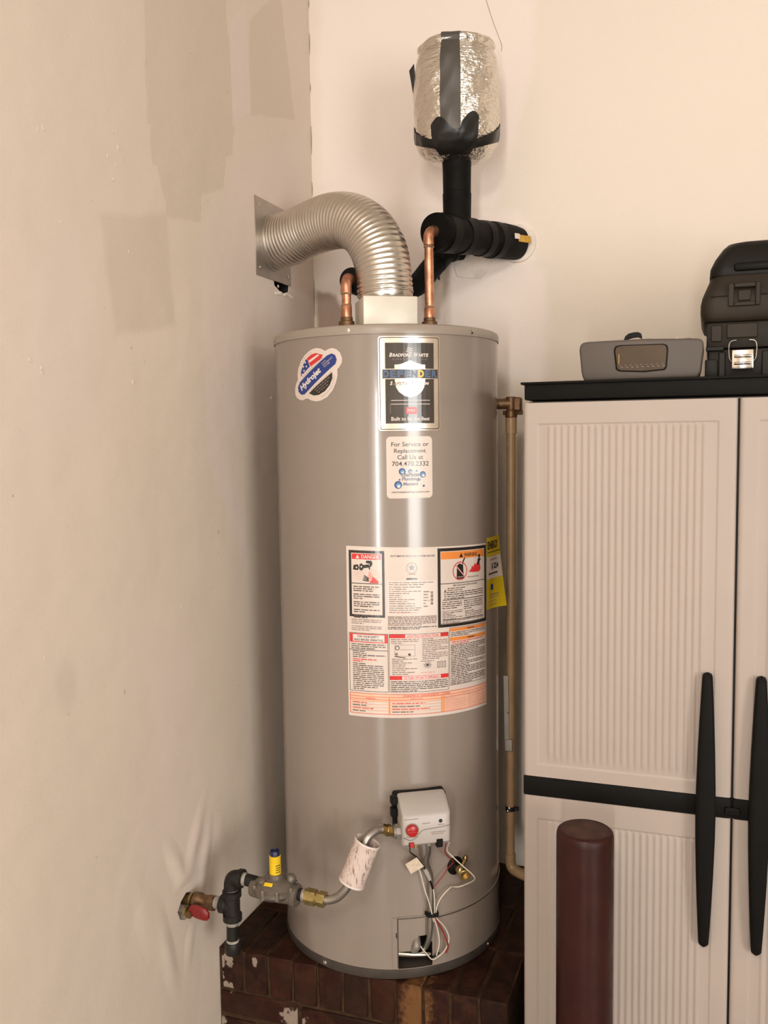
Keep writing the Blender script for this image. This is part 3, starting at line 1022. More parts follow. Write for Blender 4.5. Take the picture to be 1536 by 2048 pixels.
# right warning box
L.rect(206.5, -182, 361, -4, 'inkblack', 1); L.rect(213.5, -175.5, 353, -11, 'paper', 2)
L.rect(214.5, -29, 352, -12.5, 'inkorange', 3); L.text('WARNING', 278, -26, 322, -17, 'inkblack', 4, 0, .02)
L.poly([(264, -26.5), (275, -26.5), (269.5, -16)], 'inkblack', 4)
L.poly([(256, -75), (257, -45), (264, -40), (275, -44), (277, -75)], 'inkblack', 4); L.rect(258, -72, 275, -69.5, 'inkgrey', 5)
L.poly([(272, -42), (274, -34), (280, -27), (282, -29), (277, -36), (275, -43)], 'inkblack', 4)
L.ring(266, -57, 21, 2.0, 'inkred', 6); L.line(253, -44, 280, -71, 2.4, 'inkpink', 6)
L.poly([(292, -61), (300, -56), (305, -47), (308, -52), (314, -42), (318, -47), (326, -36), (333, -44), (336, -57), (330, -63), (310, -63)], 'inkred', 4)
L.disc(330, -27, 4.2, 'inkblack', 5, 10); L.poly([(322, -46), (325, -33), (331, -31), (337, -35), (332, -40), (328, -48)], 'inkblack', 5)
L.text('Flammable Vapors', 290, -75, 328, -71, 'inkdark', 4)
L.rect(213.5, -84.5, 353, -83, 'inkblack', 3)
L.text('FIRE AND EXPLOSION HAZARD', 246, -91, 322, -87, 'inkdark', 4, 0, .01)
L.poly([(222, -102), (228, -102), (225, -97)], 'inkdark', 4)
L.micro(231, -93, 346, 1, 4.4, 'inkmid', 3, .5, seed=41); L.micro(231, -97.5, 346, 1, 4.4, 'inkmid', 3, .5, 1, seed=141); L.micro(222, -102, 346, 4, 4.5, 'inkmid', 3, .52, 1, seed=42)
L.rect(219, -121.5, 346, -120, 'inkblack', 3)
L.micro(217, -123.5, 271, 4, 4.6, 'inkmid', 3, .5, .7, seed=43); L.micro(277, -123.5, 344, 5, 4.6, 'inkmid', 3, .5, .8, seed=44)
L.micro(217, -144, 274, 6, 3.7, 'inkmid', 3, .45, .4, seed=45); L.micro(280, -148, 340, 5, 3.7, 'inkmid', 3, .45, .4, seed=46)
L.rect(219, -168-.4, 346, -167, 'inkblack', 3) if False else L.rect(219, -166.5, 346, -165, 'inkblack', 3)
L.micro(217, -166.8, 346, 2, 3.4, 'inkmid', 3, .5, 1, seed=47)
L.rect(213.5, -175, 353, -173.8, 'inkblack', 4)
# lower left column
L.frame(4, -324, 92, -193, 1.0, 'inkblack', 2)
L.rect(6, -214, 90.5, -194.5, 'inkred', 1); L.rect(13, -212, 84, -196.5, 'paperlt', 2)
L.text('FOR YOUR SAFETY', 24, -203, 72, -198.5, 'inkdark', 3, 0, .02); L.text('READ BEFORE OPERATING', 16, -210.5, 81, -205.5, 'inkdark', 3, 0, .02)
L.micro(9, -216, 86, 3, 4.6, 'inkmid', 2, .5, 1, seed=51); L.rect(4, -231.6, 92, -230.4, 'inkblack', 2)
L.micro(12, -232, 86, 4, 4.3, 'inkmid', 2, .52, .9, seed=52); L.micro(12, -250, 66, 2, 4.3, 'inkred', 2, .5, .8, seed=53)
L.micro(12, -259.5, 82, 14, 4.4, 'inkmid', 2, .52, .8, seed=54)
# lower centre
L.frame(94, -324, 233, -193, .8, 'inkblack', 2)
for v, t in ((-193, 'LIGHTING INSTRUCTIONS'), (-287, 'TO TURN OFF GAS TO APPLIANCE')):
    L.rect(95, v-9, 232, v, 'inkred', 1); L.rect(122 if v == -287 else 130, v-8.2, 212, v-.8, 'paperlt', 2)
    L.text(t, 126 if v == -287 else 134, v-7.2, 208, v-2.0, 'inkred', 3, 0, .02)
L.micro(98, -203, 160, 3, 4.2, seed=61); L.micro(168, -203, 230, 12, 4.1, 'inkgrey', 2, .5, .8, seed=62)
L.frame(106, -243, 152, -217, .7, 'inkgrey', 2); L.disc(112, -224, 5, 'inkdark', 3, 12); L.disc(112, -224, 3.4, 'paper', 4, 12); L.disc(110, -238, 3.6, 'inkgrey', 3, 10); L.disc(139, -239, 3.2, 'inkdark', 3, 8)
L.line(118, -228, 150, -228, .7, 'inkgrey', 3); L.line(106, -243, 130, -246, 1.6, 'inkdark', 3)
L.micro(100, -247, 156, 7, 4.3, 'inkgrey', 2, .48, .6, seed=63); L.micro(100, -277, 150, 2, 4.3, seed=64)
for a in range(9):
    L.line(180, -264, 180+10*cos(a*.7), -264+8*sin(a*.7), 1.1, 'inkdark', 3)
for a in range(3):
    L.frame(204+8*a, -272, 209+8*a, -258, .9, 'inkdark', 3)
L.micro(164, -253, 230, 1, 4, seed=65); L.micro(164, -279, 226, 1, 4, 'inkpink', seed=66)
L.micro(97, -298, 230, 6, 4.2, 'inkmid', 2, .52, .9, seed=67)
# lower right
L.frame(235.5, -316, 358, -184, .8, 'inkblack', 2)
L.rect(237, -193, 357, -186, 'inkorange', 1); L.text('WARNING', 287, -191.5, 311, -187.5, 'inkdark', 3, 0, .02)
L.micro(239, -194, 355, 3, 3.8, 'inkmid', 2, .5, .7, seed=71)
L.rect(237, -214.5, 357, -207, 'inkorange', 1); L.text('WARNING', 287, -212.8, 311, -208.6, 'inkdark', 3, 0, .02)
L.micro(242, -215.5, 344, 2, 3.8, 'inkred', 2, .45, .6, seed=72)
L.micro(239, -223, 355, 23, 4.0, 'inkmid', 2, .56, .85, seed=73)
# bottom chart
L.rect(4, -374, 358, -328, 'inkpeach', 1)
L.text('CONTROL DIAGNOSTIC CODES', 124, -334.5, 236, -330, 'inkred', 3, 0, .01)
for v in (-329, -336, -342):
    L.rect(4, v, 358, v+.9, 'inkred', 2)
for (a, b_, c, d) in ((7, 90, -346, -373), (96, 212, -346, -373)):
    L.rect(a, d, b_, c, 'paper', 2)
    for i in range(4):
        L.micro(a+3, c-1.2-i*6.4, b_-4, 1, 4.6, 'inkmid' if i % 2 else 'inkred', 3, .5, 1, seed=80+i+a)
        L.rect(a, c-.2-i*6.8, b_, c+.6-i*6.8, 'inkorange', 3)
for u in (92, 213, 218):
    L.rect(u, -374, u+2.4, -337, 'inkorange', 3)
L.text('OBSERVE', 40, -341.3, 62, -337.6, 'inkred', 3); L.text('INDICATES', 140, -341.3, 168, -337.6, 'inkred', 3)
L.micro(222, -338, 282, 8, 4.4, 'inkpink', 3, .55, .9, seed=91); L.micro(287, -338, 355, 8, 4.4, 'inkpink', 3, .55, .9, seed=92)
L.frame(4, -374.6, 358, -328, .9, 'inkred', 4)
L.build('rating_label', H, rrect(0, -382, 362, 0, 3), 'paper', 'large white rating and warning label with red and orange headings')

# yellow energy tag, its right side peeling off the jacket
def en(s, t, off=0.0):
    """s along the tag (m), t down the tag 0..1"""
    z = 1.4555-.170*t+.010*s/.09*0
    s0 = .036-.016*t
    az0 = -13.4
    if s <= s0:
        return Vector(cy(az0+math.degrees(s/R), z, R+.0007+off))
    a = az0+math.degrees(s0/R); p = Vector(cy(a, z, R+.0007))
    q = s-s0; k = .6+9.5*t                                # curl grows towards the bottom
    tv = Vector((-sin(rad(a)), cos(rad(a)), 0)); nv = Vector((cos(rad(a)), sin(rad(a)), 0))
    th = k*q
    sx = sin(th)/k; cx_ = (1-cos(th))/k
    return p+tv*sx+nv*(cx_+off)


def en_grid(s0, s1, t0, t1, off, ns=16, nt=14):
    mb = MB()
    for j in range(nt+1):
        for i in range(ns+1):
            mb.v.append(tuple(en(s0+(s1-s0)*i/ns, t0+(t1-t0)*j/nt, off)))
    for j in range(nt):
        for i in range(ns):
            a = j*(ns+1)+i; mb.f.append((a, a+1, a+ns+2, a+ns+1))
    return mb


et = part('energy_tag', en_grid(0, .082, 0, 1, 0), 'inkyellow', H, 'yellow energy tag curling away on the right', fix=False)
part('white_panel', en_grid(.0, .08, .27, .58, .0003), 'paper', et, fix=False)
for (a, b_, c, d, mt) in ((.004, .08, .205, .215, 'inkblack'), (.010, .06, .50, .52, 'inkblack'), (.022, .036, .66, .74, 'inkblue'), (.012, .06, .80, .815, 'inkgrey'), (.012, .06, .84, .85, 'inkgrey'), (.006, .05, .89, .90, 'inkgrey'), (.02, .06, .31, .325, 'inkgrey'), (.006, .05, .94, .95, 'inkgrey')):
    part('ruled_print', en_grid(a, b_, c, d, .0006, 8, 1), mt, et, fix=False)


def en_text(s, a, b_, c, d):
    vs, fs = text_geo(s, 0, .04); x1 = max(p[0] for p in vs); x0 = min(p[0] for p in vs); y1 = max(p[1] for p in vs); y0 = min(p[1] for p in vs)
    mb = MB().add([tuple(en(a+(x-x0)/(x1-x0)*(b_-a), d-(y-y0)/(y1-y0)*(d-c), .0007)) for x, y in vs], fs)
    part('lettering', mb, 'inkblack', et, fix=False)


en_text('ENERGY', .004, .070, .055, .165)
en_text('$ 224', .028, .066, .37, .46)

# ------------------------------------------------------------------ gas control on the heater
VA = -58.5
vn = Vector((cos(rad(VA)), sin(rad(VA)), 0)); vt = Vector((cos(rad(VA+90)), sin(rad(VA+90)), 0)); T0 = Vector((TX, TY, 0))
vf = lambda a, d, z: tuple(T0+vt*a+vn*d+Vector((0, 0, z)))       # across, outwards from the axis, up
gc = part('gas_control_backing', MB().bbox((-.056, .255, .812), (.0615, .296, .9045), .006, 2, vf), 'blackp', H)
prof = [(.292, .806), (.338, .806), (.345, .812), (.345, .872), (.341, .879), (.305, .905), (.292, .908)]


def vprof(x):
    e = max(0, abs(x-.003)-.046)                                   # rounded left and right ends
    k = (e/.0085); s = .0085*(1-sqrt(max(0, 1-min(1, k)**2)))
    return [(min(d, .345-s*.9) if d > .30 else d, z+(s*.6 if z < .83 else -s*.7 if z > .85 else 0)) for d, z in prof]


xs = [-.0515, -.0505, -.048, -.045, -.040, 0, .045, .051, .054, .0565, .0575]
rings = [[vf(x, d, z) for d, z in vprof(x)] for x in xs]
gb = part('gas_control_body', MB().loft(rings), 'greyp', H, 'light grey plastic gas control', sharp=30)
gl = MB()
gx = [(-.049, .8285), (-.044, .826), (-.036, .822), (-.028, .822), (-.019, .828), (-.012, .838), (-.004, .843), (.012, .844), (.034, .8455), (.0555, .848)]
gl.tube([vf(a, .3453, z) for a, z in gx], .0009, 6)
part('parting_line', gl, 'greyd', gb)
knob = part('temperature_knob', MB().lathe([(.0132, 0), (.0132, .006), (.0118, .0105), (.0095, .0115), (0, .0118)], vf(-.0305, .3445, .845), 32, vn), 'redp', gb, 'round red knob')
part('grip', MB().bbox((-.0415, .3560, .8430), (-.0195, .3585, .8470), .0008, 1, vf), 'redp', knob)
part('knob_rim', MB().lathe([(.0150, 0), (.0150, .0012), (.0134, .0016)], vf(-.0305, .3448, .845), 32, vn), 'greyd', gb)
part('igniter_button', MB().bbox((-.0358, .3435, .8068), (-.0262, .3495, .8172), .001, 1, vf), 'redp', gb, 'square red button')
part('igniter_socket', MB().bbox((-.0375, .3440, .8075), (-.0358, .3475, .8172), .0003, 1, vf), 'dark', gb)
part('status_light', MB().lathe([(.0042, 0), (.0042, .0006), (.0018, .0009)], vf(.034, .3449, .8590), 16, vn), 'dark', gb)
for i, (a0, a1, z) in enumerate(((-.047, -.015, .8685), (-.008, .010, .8565), (.028, .042, .851), (.012, .045, .835), (.014, .040, .831), (-.045, -.018, .829))):
    part('printed_mark', MB().box((a0, .3450, z-.0008), (a1, .3454, z+.0008), vf), 'inkgrey', gb)
# inlet boss, side terminals, plug
b = MB().cyl(vf(-.0515, .318, .833), vf(-.062, .318, .833), .017, 8); b.cyl(vf(-.062, .318, .833), vf(-.066, .318, .833), .014, 20)
part('inlet_boss', b, 'greyd', gb)
part('terminal_block', MB().bbox((-.066, .285, .886), (-.052, .305, .903), .002, 1, vf).bbox((-.066, .285, .858), (-.052, .305, .878), .002, 1, vf), 'blackp', gb)
part('wire_plug', MB().bbox((.0245, .330, .800), (.0385, .3475, .8185), .0012, 1, vf), 'blackp', gb)
part('pilot_fitting', MB().cyl(vf(-.018, .325, .808), vf(-.018, .325, .795), .005, 6), 'brass2', gb)
part('tube_nut', MB().cyl(vf(.012, .322, .808), vf(.012, .322, .797), .008, 6), 'greyd', gb)
# burner tube
bt = spline([vf(.012, .322, .800), vf(.014, .312, .775), vf(.016, .290, .74), cy(-53.0, .70, .281), cy(-53.1, .635, .281), cy(-53.3, .597, .281), cy(-53.6, .562, .279), cy(-54.5, .536, .270), cy(-55, .52, .255)], 8)
part('burner_tube', MB().tube(bt, .0062, 12), 'tube_alu', H)


def wire(name, pts, mat, r=.00135, rad_=.288, n=5):
    P = [cy(a, z, (q[0] if q else rad_)) for a, z, *q in pts]
    return part(name, MB().tube(spline(P, n), r, 8), mat, H)


wire('white_wire', [(-48.9, .802, .338), (-47.6, .772, .312), (-44.93, .754, .310), (-41.09, .731, .318), (-38.17, .714, .325), (-35.9, .698, .325), (-34.6, .682, .31), (-35.4, .666), (-37.9, .661, .280), (-40.8, .664, .278), (-43, .669, .285), (-46.45, .661), (-49.15, .647), (-50.66, .630), (-51, .617)], 'wirew')
wire('red_wire', [(-50.2, .802, .338), (-48.6, .772, .312), (-46.3, .753, .302), (-42.9, .736, .290), (-41.0, .722, .279), (-44.3, .714, .283), (-47.73, .700, .288), (-52.3, .678)], 'wirer')
wire('black_wire', [(-64.0, .806, .340), (-63.2, .776, .305), (-59.96, .757, .292), (-57.5, .740, .290), (-56.0, .724)], 'blackp')
wire('black_wire', [(-53.9, .699), (-53.0, .686), (-52.4, .676)], 'blackp', .0022)
part('wire_connector', MB().tube([cy(-56.2, .726, .289), cy(-55.2, .716, .289), cy(-53.8, .699, .289)], [.0045, .0052, .0040], 8), 'clearp', H)
wire('white_wire', [(-52.2, .676), (-51.6, .649), (-51.7, .616)], 'wirew')
wire('white_wire', [(-59.4, .732, .291), (-58.7, .725), (-57.77, .711), (-56.13, .676), (-54.31, .644, .293), (-52.8, .609, .293), (-52.3, .600, .290)], 'wirew')
wire('white_wire', [(-51.7, .612), (-51.6, .603), (-50.26, .578), (-49.5, .546), (-50.4, .514, .282)], 'wirew')
wire('red_wire', [(-51.2, .612), (-51.0, .602), (-47.6, .571), (-45.13, .536), (-45.7, .516, .284)], 'wirer', .0018)
wire('white_wire', [(-50.9, .612), (-50.6, .605), (-47.26, .584), (-44.9, .56), (-44.8, .542), (-46.7, .519, .282), (-49.5, .508, .279), (-52.4, .505, .279), (-55.0, .52, .277), (-57.5, .536, .272), (-58.2, .549, .262)], 'wirew')
wire('black_wire', [(-48.5, .517, .278), (-50.5, .511, .277), (-52.2, .505, .272)], 'blackp', .0018)
b = MB()
for zz in (.614, .6185):
    b.tube([cy(a, zz, rr) for a, rr in ((-55.2, .276), (-54.8, .290), (-53, .2935), (-51, .2935), (-50.2, .289), (-50.0, .276))], .0026, 8)
part('wire_tie', b, 'blackp', H)
wt = [(-65.11, .743), (-59.97, .757), (-56.79, .734), (-62.61, .72)]
b = MB().add([cy(a, z, .2925) for a, z in wt]+[cy(a, z, .2932) for a, z in wt], [(0, 1, 2, 3), (4, 7, 6, 5), (0, 4, 5, 1), (1, 5, 6, 2), (2, 6, 7, 3), (3, 7, 4, 0)])
part('wire_tag', b, 'tag', H, 'small square paper wire tag')
# brass drain valve
DA = -38.6; dn = Vector((cos(rad(DA)), sin(rad(DA)), 0)); dt = Vector((cos(rad(DA+90)), sin(rad(DA+90)), 0))
df = lambda a, d, z: tuple(T0+dt*a+dn*d+Vector((0, 0, z)))
dv = part('drain_valve', MB().lathe([(.009, 0), (.009, .018), (.011, .020), (.011, .029), (.008, .031)], df(0, R, .707), 20, dn), 'brass', H, 'brass drain valve')
part('escutcheon', MB().lathe([(.021, 0), (.021, .003), (.016, .008), (.010, .009)], df(0, R-.001, .709), 28, dn), 'blackp', dv)
sp = (dn*.80+Vector((0, 0, -.12))-dt*.35).normalized()
so = Vector(df(.010, R+.018, .700))
part('hose_spout', MB().lathe([(.0085, 0), (.0085, .004), (.0135, .006), (.0135, .018), (.0125, .019), (.0085, .019), (.0085, .010), (0, .010)], so, 24, sp), 'brass', dv)
part('valve_stem', MB().tube([df(.004, R+.022, .712), df(.007, R+.024, .724), df(.010, R+.026, .731)], [.0045, .0045, .0065], 10).bbox((.006, R+.020, .728), (.016, R+.031, .740), .002, 1, df), 'brass', dv)

# ------------------------------------------------------------------ flue: wall plate and flexible duct
wp = thing('vent_wall_plate', (0, -.265, 2.216), 'square galvanized vent plate screwed to the left wall', 'wall plate')
part('plate', MB().bbox((.0002, -.3687, 2.1150), (.0020, -.1617, 2.3165), .0006, 1), 'steel', wp)
part('collar', MB().lathe([(.074, 0), (.074, .004), (.070, .005), (.0695, .014)], (.0015, -.268, 2.213), 48, (1, 0, 0)), 'steel', wp)
for y, z in ((-.350, 2.295), (-.347, 2.135), (-.182, 2.138), (-.182, 2.298)):
    part('screw', MB().lathe([(.0055, 0), (.0055, .0014), (.003, .0034), (.001, .0036)], (.0018, y, z), 8, (1, 0, 0)), 'chrome', wp)
dp = spline([(.003, -.268, 2.214), (.06, -.282, 2.219), (.13, -.303, 2.233), (.20, -.329, 2.240), (.262, -.353, 2.228), (.312, -.372, 2.194), (.343, -.384, 2.147), (.357, -.390, 2.095), (.3615, -.391, 2.036)], 14)
PITCH_ = .0106; NS = 9
dpts = resample(dp, PITCH_/NS)


def duct_r(i):
    ph = (i % NS)/NS
    k = i*PITCH_/NS
    big = .0017*exp(-((ph-.5)/.16)**2)
    fine = .0005*cos(4*pi*ph)
    w = .0008*sin(k*37)
    return .0685-big+fine+w


duct = thing('flexible_vent_duct', (TX, TY, 2.03), 'corrugated aluminium vent duct curving from heater to left wall', 'vent duct')
part('corrugated_tube', MB().tube(dpts, .068, 56, False, duct_r), 'alu', duct, sharp=60)
cl = MB()
rr = random.Random(3)
cl.loft([[tuple(Vector((TX, TY, z))+Vector((cos(2*pi*j/60), sin(2*pi*j/60), 0))*(r+.0016*sin(j*1.3+z*300)*rr.uniform(.3, 1))) for j in range(60)] for z, r in ((2.027, .0645), (2.032, .0665), (2.040, .066), (2.047, .0675))], False, False)
part('crimped_cuff', cl, 'alu', duct, sharp=60)

# ------------------------------------------------------------------ copper water pipes
def union(parent, x, y):
    b = MB().lathe([(.0150, 1.934), (.0150, 1.957), (.0138, 1.958), (.0138, 1.961), (.0195, 1.962), (.0195, 1.972), (.0150, 1.974), (.0150, 1.982), (.0125, 1.983)], (x, y, 0), 12)
    part('brass_union', b, 'bronze', parent, 'dull brass union')


LXY = (.2775, -.4365); RXY = (.4580, -.3405)
lp = thing('copper_water_pipe', (*LXY, TOPZ), 'short copper pipe with elbow left of the white flue box', 'copper pipe', 'copper pipes on the heater')
union(lp, *LXY)
part('riser', MB().cyl((*LXY, 1.978), (*LXY, 2.060), .0112, 20), 'copper', lp)
part('socket', MB().lathe([(.0112, 1.980), (.0132, 1.982), (.0132, 2.008), (.0118, 2.010)], (*LXY, 0), 20), 'copper', lp)
part('solder_ring', MB().lathe([(.0112, 2.009), (.0128, 2.011), (.0112, 2.014)], (*LXY, 0), 20), 'solder', lp)
part('elbow', MB().tube(spline([(*LXY, 2.040), (*LXY, 2.058), (LXY[0], LXY[1]+.004, 2.068), (LXY[0]-.001, LXY[1]+.014, 2.076), (LXY[0]-.002, LXY[1]+.032, 2.078), (LXY[0]-.004, LXY[1]+.05, 2.078)], 6), .0135, 20), 'copper', lp)
part('solder_ring', MB().lathe([(.0120, 2.036), (.0142, 2.039), (.0125, 2.043)], (*LXY, 0), 20), 'solder', lp)
rp = thing('copper_water_pipe', (*RXY, TOPZ), 'long upright copper pipe right of the white flue box', 'copper pipe', 'copper pipes on the heater')
union(rp, *RXY)
part('riser', MB().cyl((*RXY, 1.978), (*RXY, 2.172), .0112, 20), 'copper', rp)
part('socket', MB().lathe([(.0112, 1.980), (.0132, 1.982), (.0132, 2.004), (.0118, 2.006)], (*RXY, 0), 20), 'copper', rp)
part('solder_ring', MB().lathe([(.0112, 2.005), (.0129, 2.008), (.0112, 2.011)], (*RXY, 0), 20), 'solder', rp)
part('solder_ring', MB().lathe([(.0112, 2.150), (.0136, 2.153), (.0112, 2.157)], (*RXY, 0), 20), 'solder', rp)
A = Vector((*RXY, 2.192)); Bw = Vector((.604, -.003, 2.214)); dI = (Bw-A).normalized()
part('elbow', MB().tube(spline([(*RXY, 2.158), (*RXY, 2.172), tuple(A+Vector((0, 0, -.008))+dI*.003), tuple(A+dI*.012+Vector((0, 0, -.001))), tuple(A+dI*.03), tuple(A+dI*.05)], 6), .0135, 20), 'copper', rp)

# ------------------------------------------------------------------ black insulated branch and expansion tank
it = thing('insulated_branch_pipe', tuple(Bw), 'thick black foam pipe insulation running from copper pipe to back wall', 'insulated pipe')
Lr = (Bw-A).length
rp_ = [(.0455, .022), (.0470, .030), (.0470, .105), (.0452, .107), (.0452, .170), (.0436, .173), (.0440, .235), (.0455, .238), (.0462, .275), (.0450, .278), (.0465, .300), (.0450, .345), (.0430, Lr-.001)]
b = MB()
ax = dI; u_ = ax.cross(Vector((0, 0, 1))).normalized(); w_ = u_.cross(ax)
rings = []
rings.append([tuple(A+ax*.022+(u_*cos(2*pi*j/40)+w_*sin(2*pi*j/40))*.014) for j in range(40)])
for i, (r_, h_) in enumerate(rp_):
    rings.append([tuple(A+ax*h_+(u_*cos(2*pi*j/40)+w_*sin(2*pi*j/40))*(r_+.0012*sin(3*2*pi*j/40+i))) for j in range(40)])
b.loft(rings, True, True)
part('foam_sleeve', b, 'foam', it, sharp=30)
for h_, r_, wd in ((.062, .0475, .030), (.130, .0462, .022), (.215, .0450, .026), (.262, .0468, .024)):
    part('tape_wrap', MB().lathe([(r_-.001, -wd/2), (r_+.0006, -wd/2), (r_+.001, wd/2), (r_-.001, wd/2)], A+ax*h_, 40, ax+Vector((0, .03, .05))), 'blackp', it)
part('wall_gasket', MB().lathe([(.052, 0), (.050, -.006), (.042, -.007)], (Bw.x+.004, -.0005, Bw.z), 32, (0, 1, 0)), 'patch', it)
tgf = lambda a, b_, c: tuple(A+ax*a+u_*b_+w_*c)
part('yellow_tag', MB().bbox((.315, .0455, -.006), (.372, .0475, .012), .0007, 1, tgf), 'yfoam', it, 'yellow tag with white tip')
part('white_tag_tip', MB().bbox((.296, .0465, .000), (.318, .0485, .014), .0007, 1, tgf), 'paperlt', it)

ip = thing('insulated_wall_pipe', (.27, -.40, 2.05), 'black foam covered pipe running behind the duct, under the thicker insulation', 'insulated pipe')
path = spline([(.2745, -.395, 2.078), (.2735, -.34, 2.078), (.280, -.27, 2.078), (.315, -.19, 2.083), (.358, -.13, 2.100), (.385, -.09, 2.145), (.412, -.05, 2.192), (.432, -.02, 2.208), (.45, -.002, 2.212)], 7)
part('foam_sleeve', MB().tube(path, .0305, 28), 'foam', ip)
for i in (38, 46):
    part('tape_wrap', MB().tube(path[i:i+4], .0318, 28), 'blackp', ip)
part('tape_end', MB().bbox((.402, -.072, 2.120), (.407, -.066, 2.140), .001, 1), 'tape', ip)
part('tape_end', MB().bbox((.374, -.115, 2.118), (.379, -.109, 2.128), .001, 1), 'paperlt', ip)

EX, EY = .499, -.2345
et_ = thing('expansion_tank', (EX, EY, 2.20), 'foil wrapped expansion tank with grey tape on a black insulated stem', 'expansion tank')
b = MB()
rings = []
for i, (z, r_) in enumerate(((2.215, .034), (2.24, .0350), (2.30, .0362), (2.301, .0350), (2.36, .0358), (2.392, .037))):
    rings.append([(EX+.002+r_*cos(2*pi*j/32)-.02*(2.42-z)*0, EY+r_*sin(2*pi*j/32), z) for j in range(32)])
b.loft(rings)
part('foam_stem', b, 'foam', et_, sharp=30)
ep = [(.030, 2.402), (.055, 2.404), (.078, 2.414), (.093, 2.430), (.101, 2.450), (.1045, 2.480), (.1060, 2.53), (.1060, 2.58), (.1055, 2.62), (.1035, 2.650), (.098, 2.675), (.0935, 2.686), (.0905, 2.692), (.0955, 2.699), (.0955, 2.707), (.090, 2.714), (.080, 2.716), (.06, 2.712), (.0, 2.708)]


def Zm(z):
    return 2.376+(z-2.402)*.904


def ex_r(z, a):
    q = .1055
    for (r0, z0), (r1, z1) in zip(ep[:-2], ep[1:-2]):
        if z0 <= z <= z1:
            q = r0+(r1-r0)*(z-z0)/(z1-z0)
    return q+exn(a, z)


def exn(a, z):
    w = .0022*sin(3*a+1.0)+.0014*sin(7*a+z*40)+.0010*sin(13*a-z*75)
    return w


fine = []
for (r0, z0), (r1, z1) in zip(ep[:-1], ep[1:]):
    k = max(1, int(abs(z1-z0)/.010))
    fine += [(r0+(r1-r0)*i/k, z0+(z1-z0)*i/k) for i in range(k)]
fine.append(ep[-1])
rings = []
for r_, z in fine:
    rings.append([(EX+(r_+(exn(2*pi*j/72, z) if r_ > .05 else 0))*cos(2*pi*j/72), EY+(r_+(exn(2*pi*j/72, z) if r_ > .05 else 0))*sin(2*pi*j/72), Zm(z)+(.004*sin(2*pi*j/72+.9) if z > 2.69 else 0)) for j in range(72)])
part('foil_wrap', MB().loft(rings, True, True), 'foil', et_, 'silver bubble foil wrap', sharp=60)
CA = -75.0                                                # azimuth of the taped side, facing the room


def ex_patch(a0, a1, zf0, zf1, off, na=20, nz=16):
    mb = MB()
    for i in range(nz+1):
        for j in range(na+1):
            t = j/na; a = rad(a0+(a1-a0)*t); z = zf0(t)+(zf1(t)-zf0(t))*i/nz
            r_ = ex_r(max(2.403, min(2.711, z)), a)+off
            mb.v.append((EX+r_*cos(a), EY+r_*sin(a), Zm(z)))
    for i in range(nz):
        for j in range(na):
            q = i*(na+1)+j; mb.f.append((q, q+1, q+na+2, q+na+1))
    return mb


part('tape_strip', ex_patch(CA-20, CA+6.5, lambda t: 2.45, lambda t: 2.712, .0022, 8, 26), 'tape_grey', et_, 'vertical grey tape strip')
part('tape_strip', MB().bbox((EX-.012, EY-.086, 2.6525), (EX+.036, EY+.02, 2.6570), .001, 1, lambda x, y, z: (x, y, z)), 'tape_grey', et_)
part('tape_collar', ex_patch(CA-34, CA+32, lambda t: 2.406, lambda t: 2.474+.018*sin(9*t)+.012*(t > .62), .0036, 26, 14), 'tape', et_, 'crumpled black tape around the bottom')
part('tape_band', ex_patch(CA-104, CA+104, lambda t: 2.406+.062*abs(2*t-1)**1.5, lambda t: 2.420+.100*abs(2*t-1)**1.5, .0030, 48, 6), 'tape', et_)
part('tape_flap', MB().prism([(-.016, 2.655), (-.004, 2.672), (.001, 2.60), (-.001, 2.56)], -.0005, .0006, lambda a, b_, d: (EX-.1065+a+.0125, EY-.03+d+a*.3, b_-.052)), 'tape', et_)

# ------------------------------------------------------------------ gas piping at the left wall
GY = -.7745
sv = thing('gas_shutoff_valve', (.012, GY, .63), 'brass gas shutoff valve with red lever by the hole in the left wall', 'valve')
part('stub_pipe', MB().cyl((-.045, GY, .640), (.016, GY, .640), .0125, 16), 'bronze', sv)
part('stub_collar', MB().lathe([(.017, 0), (.017, .005), (.0128, .006)], (.006, GY, .640), 16, (1, 0, 0)), 'brass2', sv)
part('valve_body', MB().lathe([(.0150, 0), (.0185, .002), (.0185, .017), (.0155, .021), (.0150, .036), (.0172, .038), (.0172, .054), (.0140, .056)], (.014, GY, .6425), 8, (1, 0, 0)), 'bronze', sv)
part('lever_stem', MB().cyl((.026, GY-.012, .638), (.026, GY-.040, .632), .0062, 10), 'bronze', sv)
part('lever_nut', MB().cyl((.026, GY-.036, .632), (.026, GY-.046, .631), .0095, 6), 'bronze', sv)
part('lever_collar', MB().lathe([(.010, 0), (.010, .006), (.006, .008)], (.010, GY-.034, .632), 12, (1, 0, 0)), 'brass2', sv)
lv = MB()
lv.loft([[(x, GY-.036-d*.5+q[0]*t, .636+q[1]*h+zo) for q in ((-1, -.6), (-.5, -1), (.5, -1), (1, -.6), (1, .6), (.5, 1), (-.5, 1), (-1, .6))] for x, d, t, h, zo in ((.022, 0, .004, .006, -.001), (.030, .004, .0055, .0115, .004), (.045, .006, .0055, .0150, .003), (.060, .006, .0055, .0145, .001), (.071, .005, .005, .0120, -.001), (.0745, .004, .0035, .007, -.002))])
part('lever', lv, 'redv', sv, 'red lever')

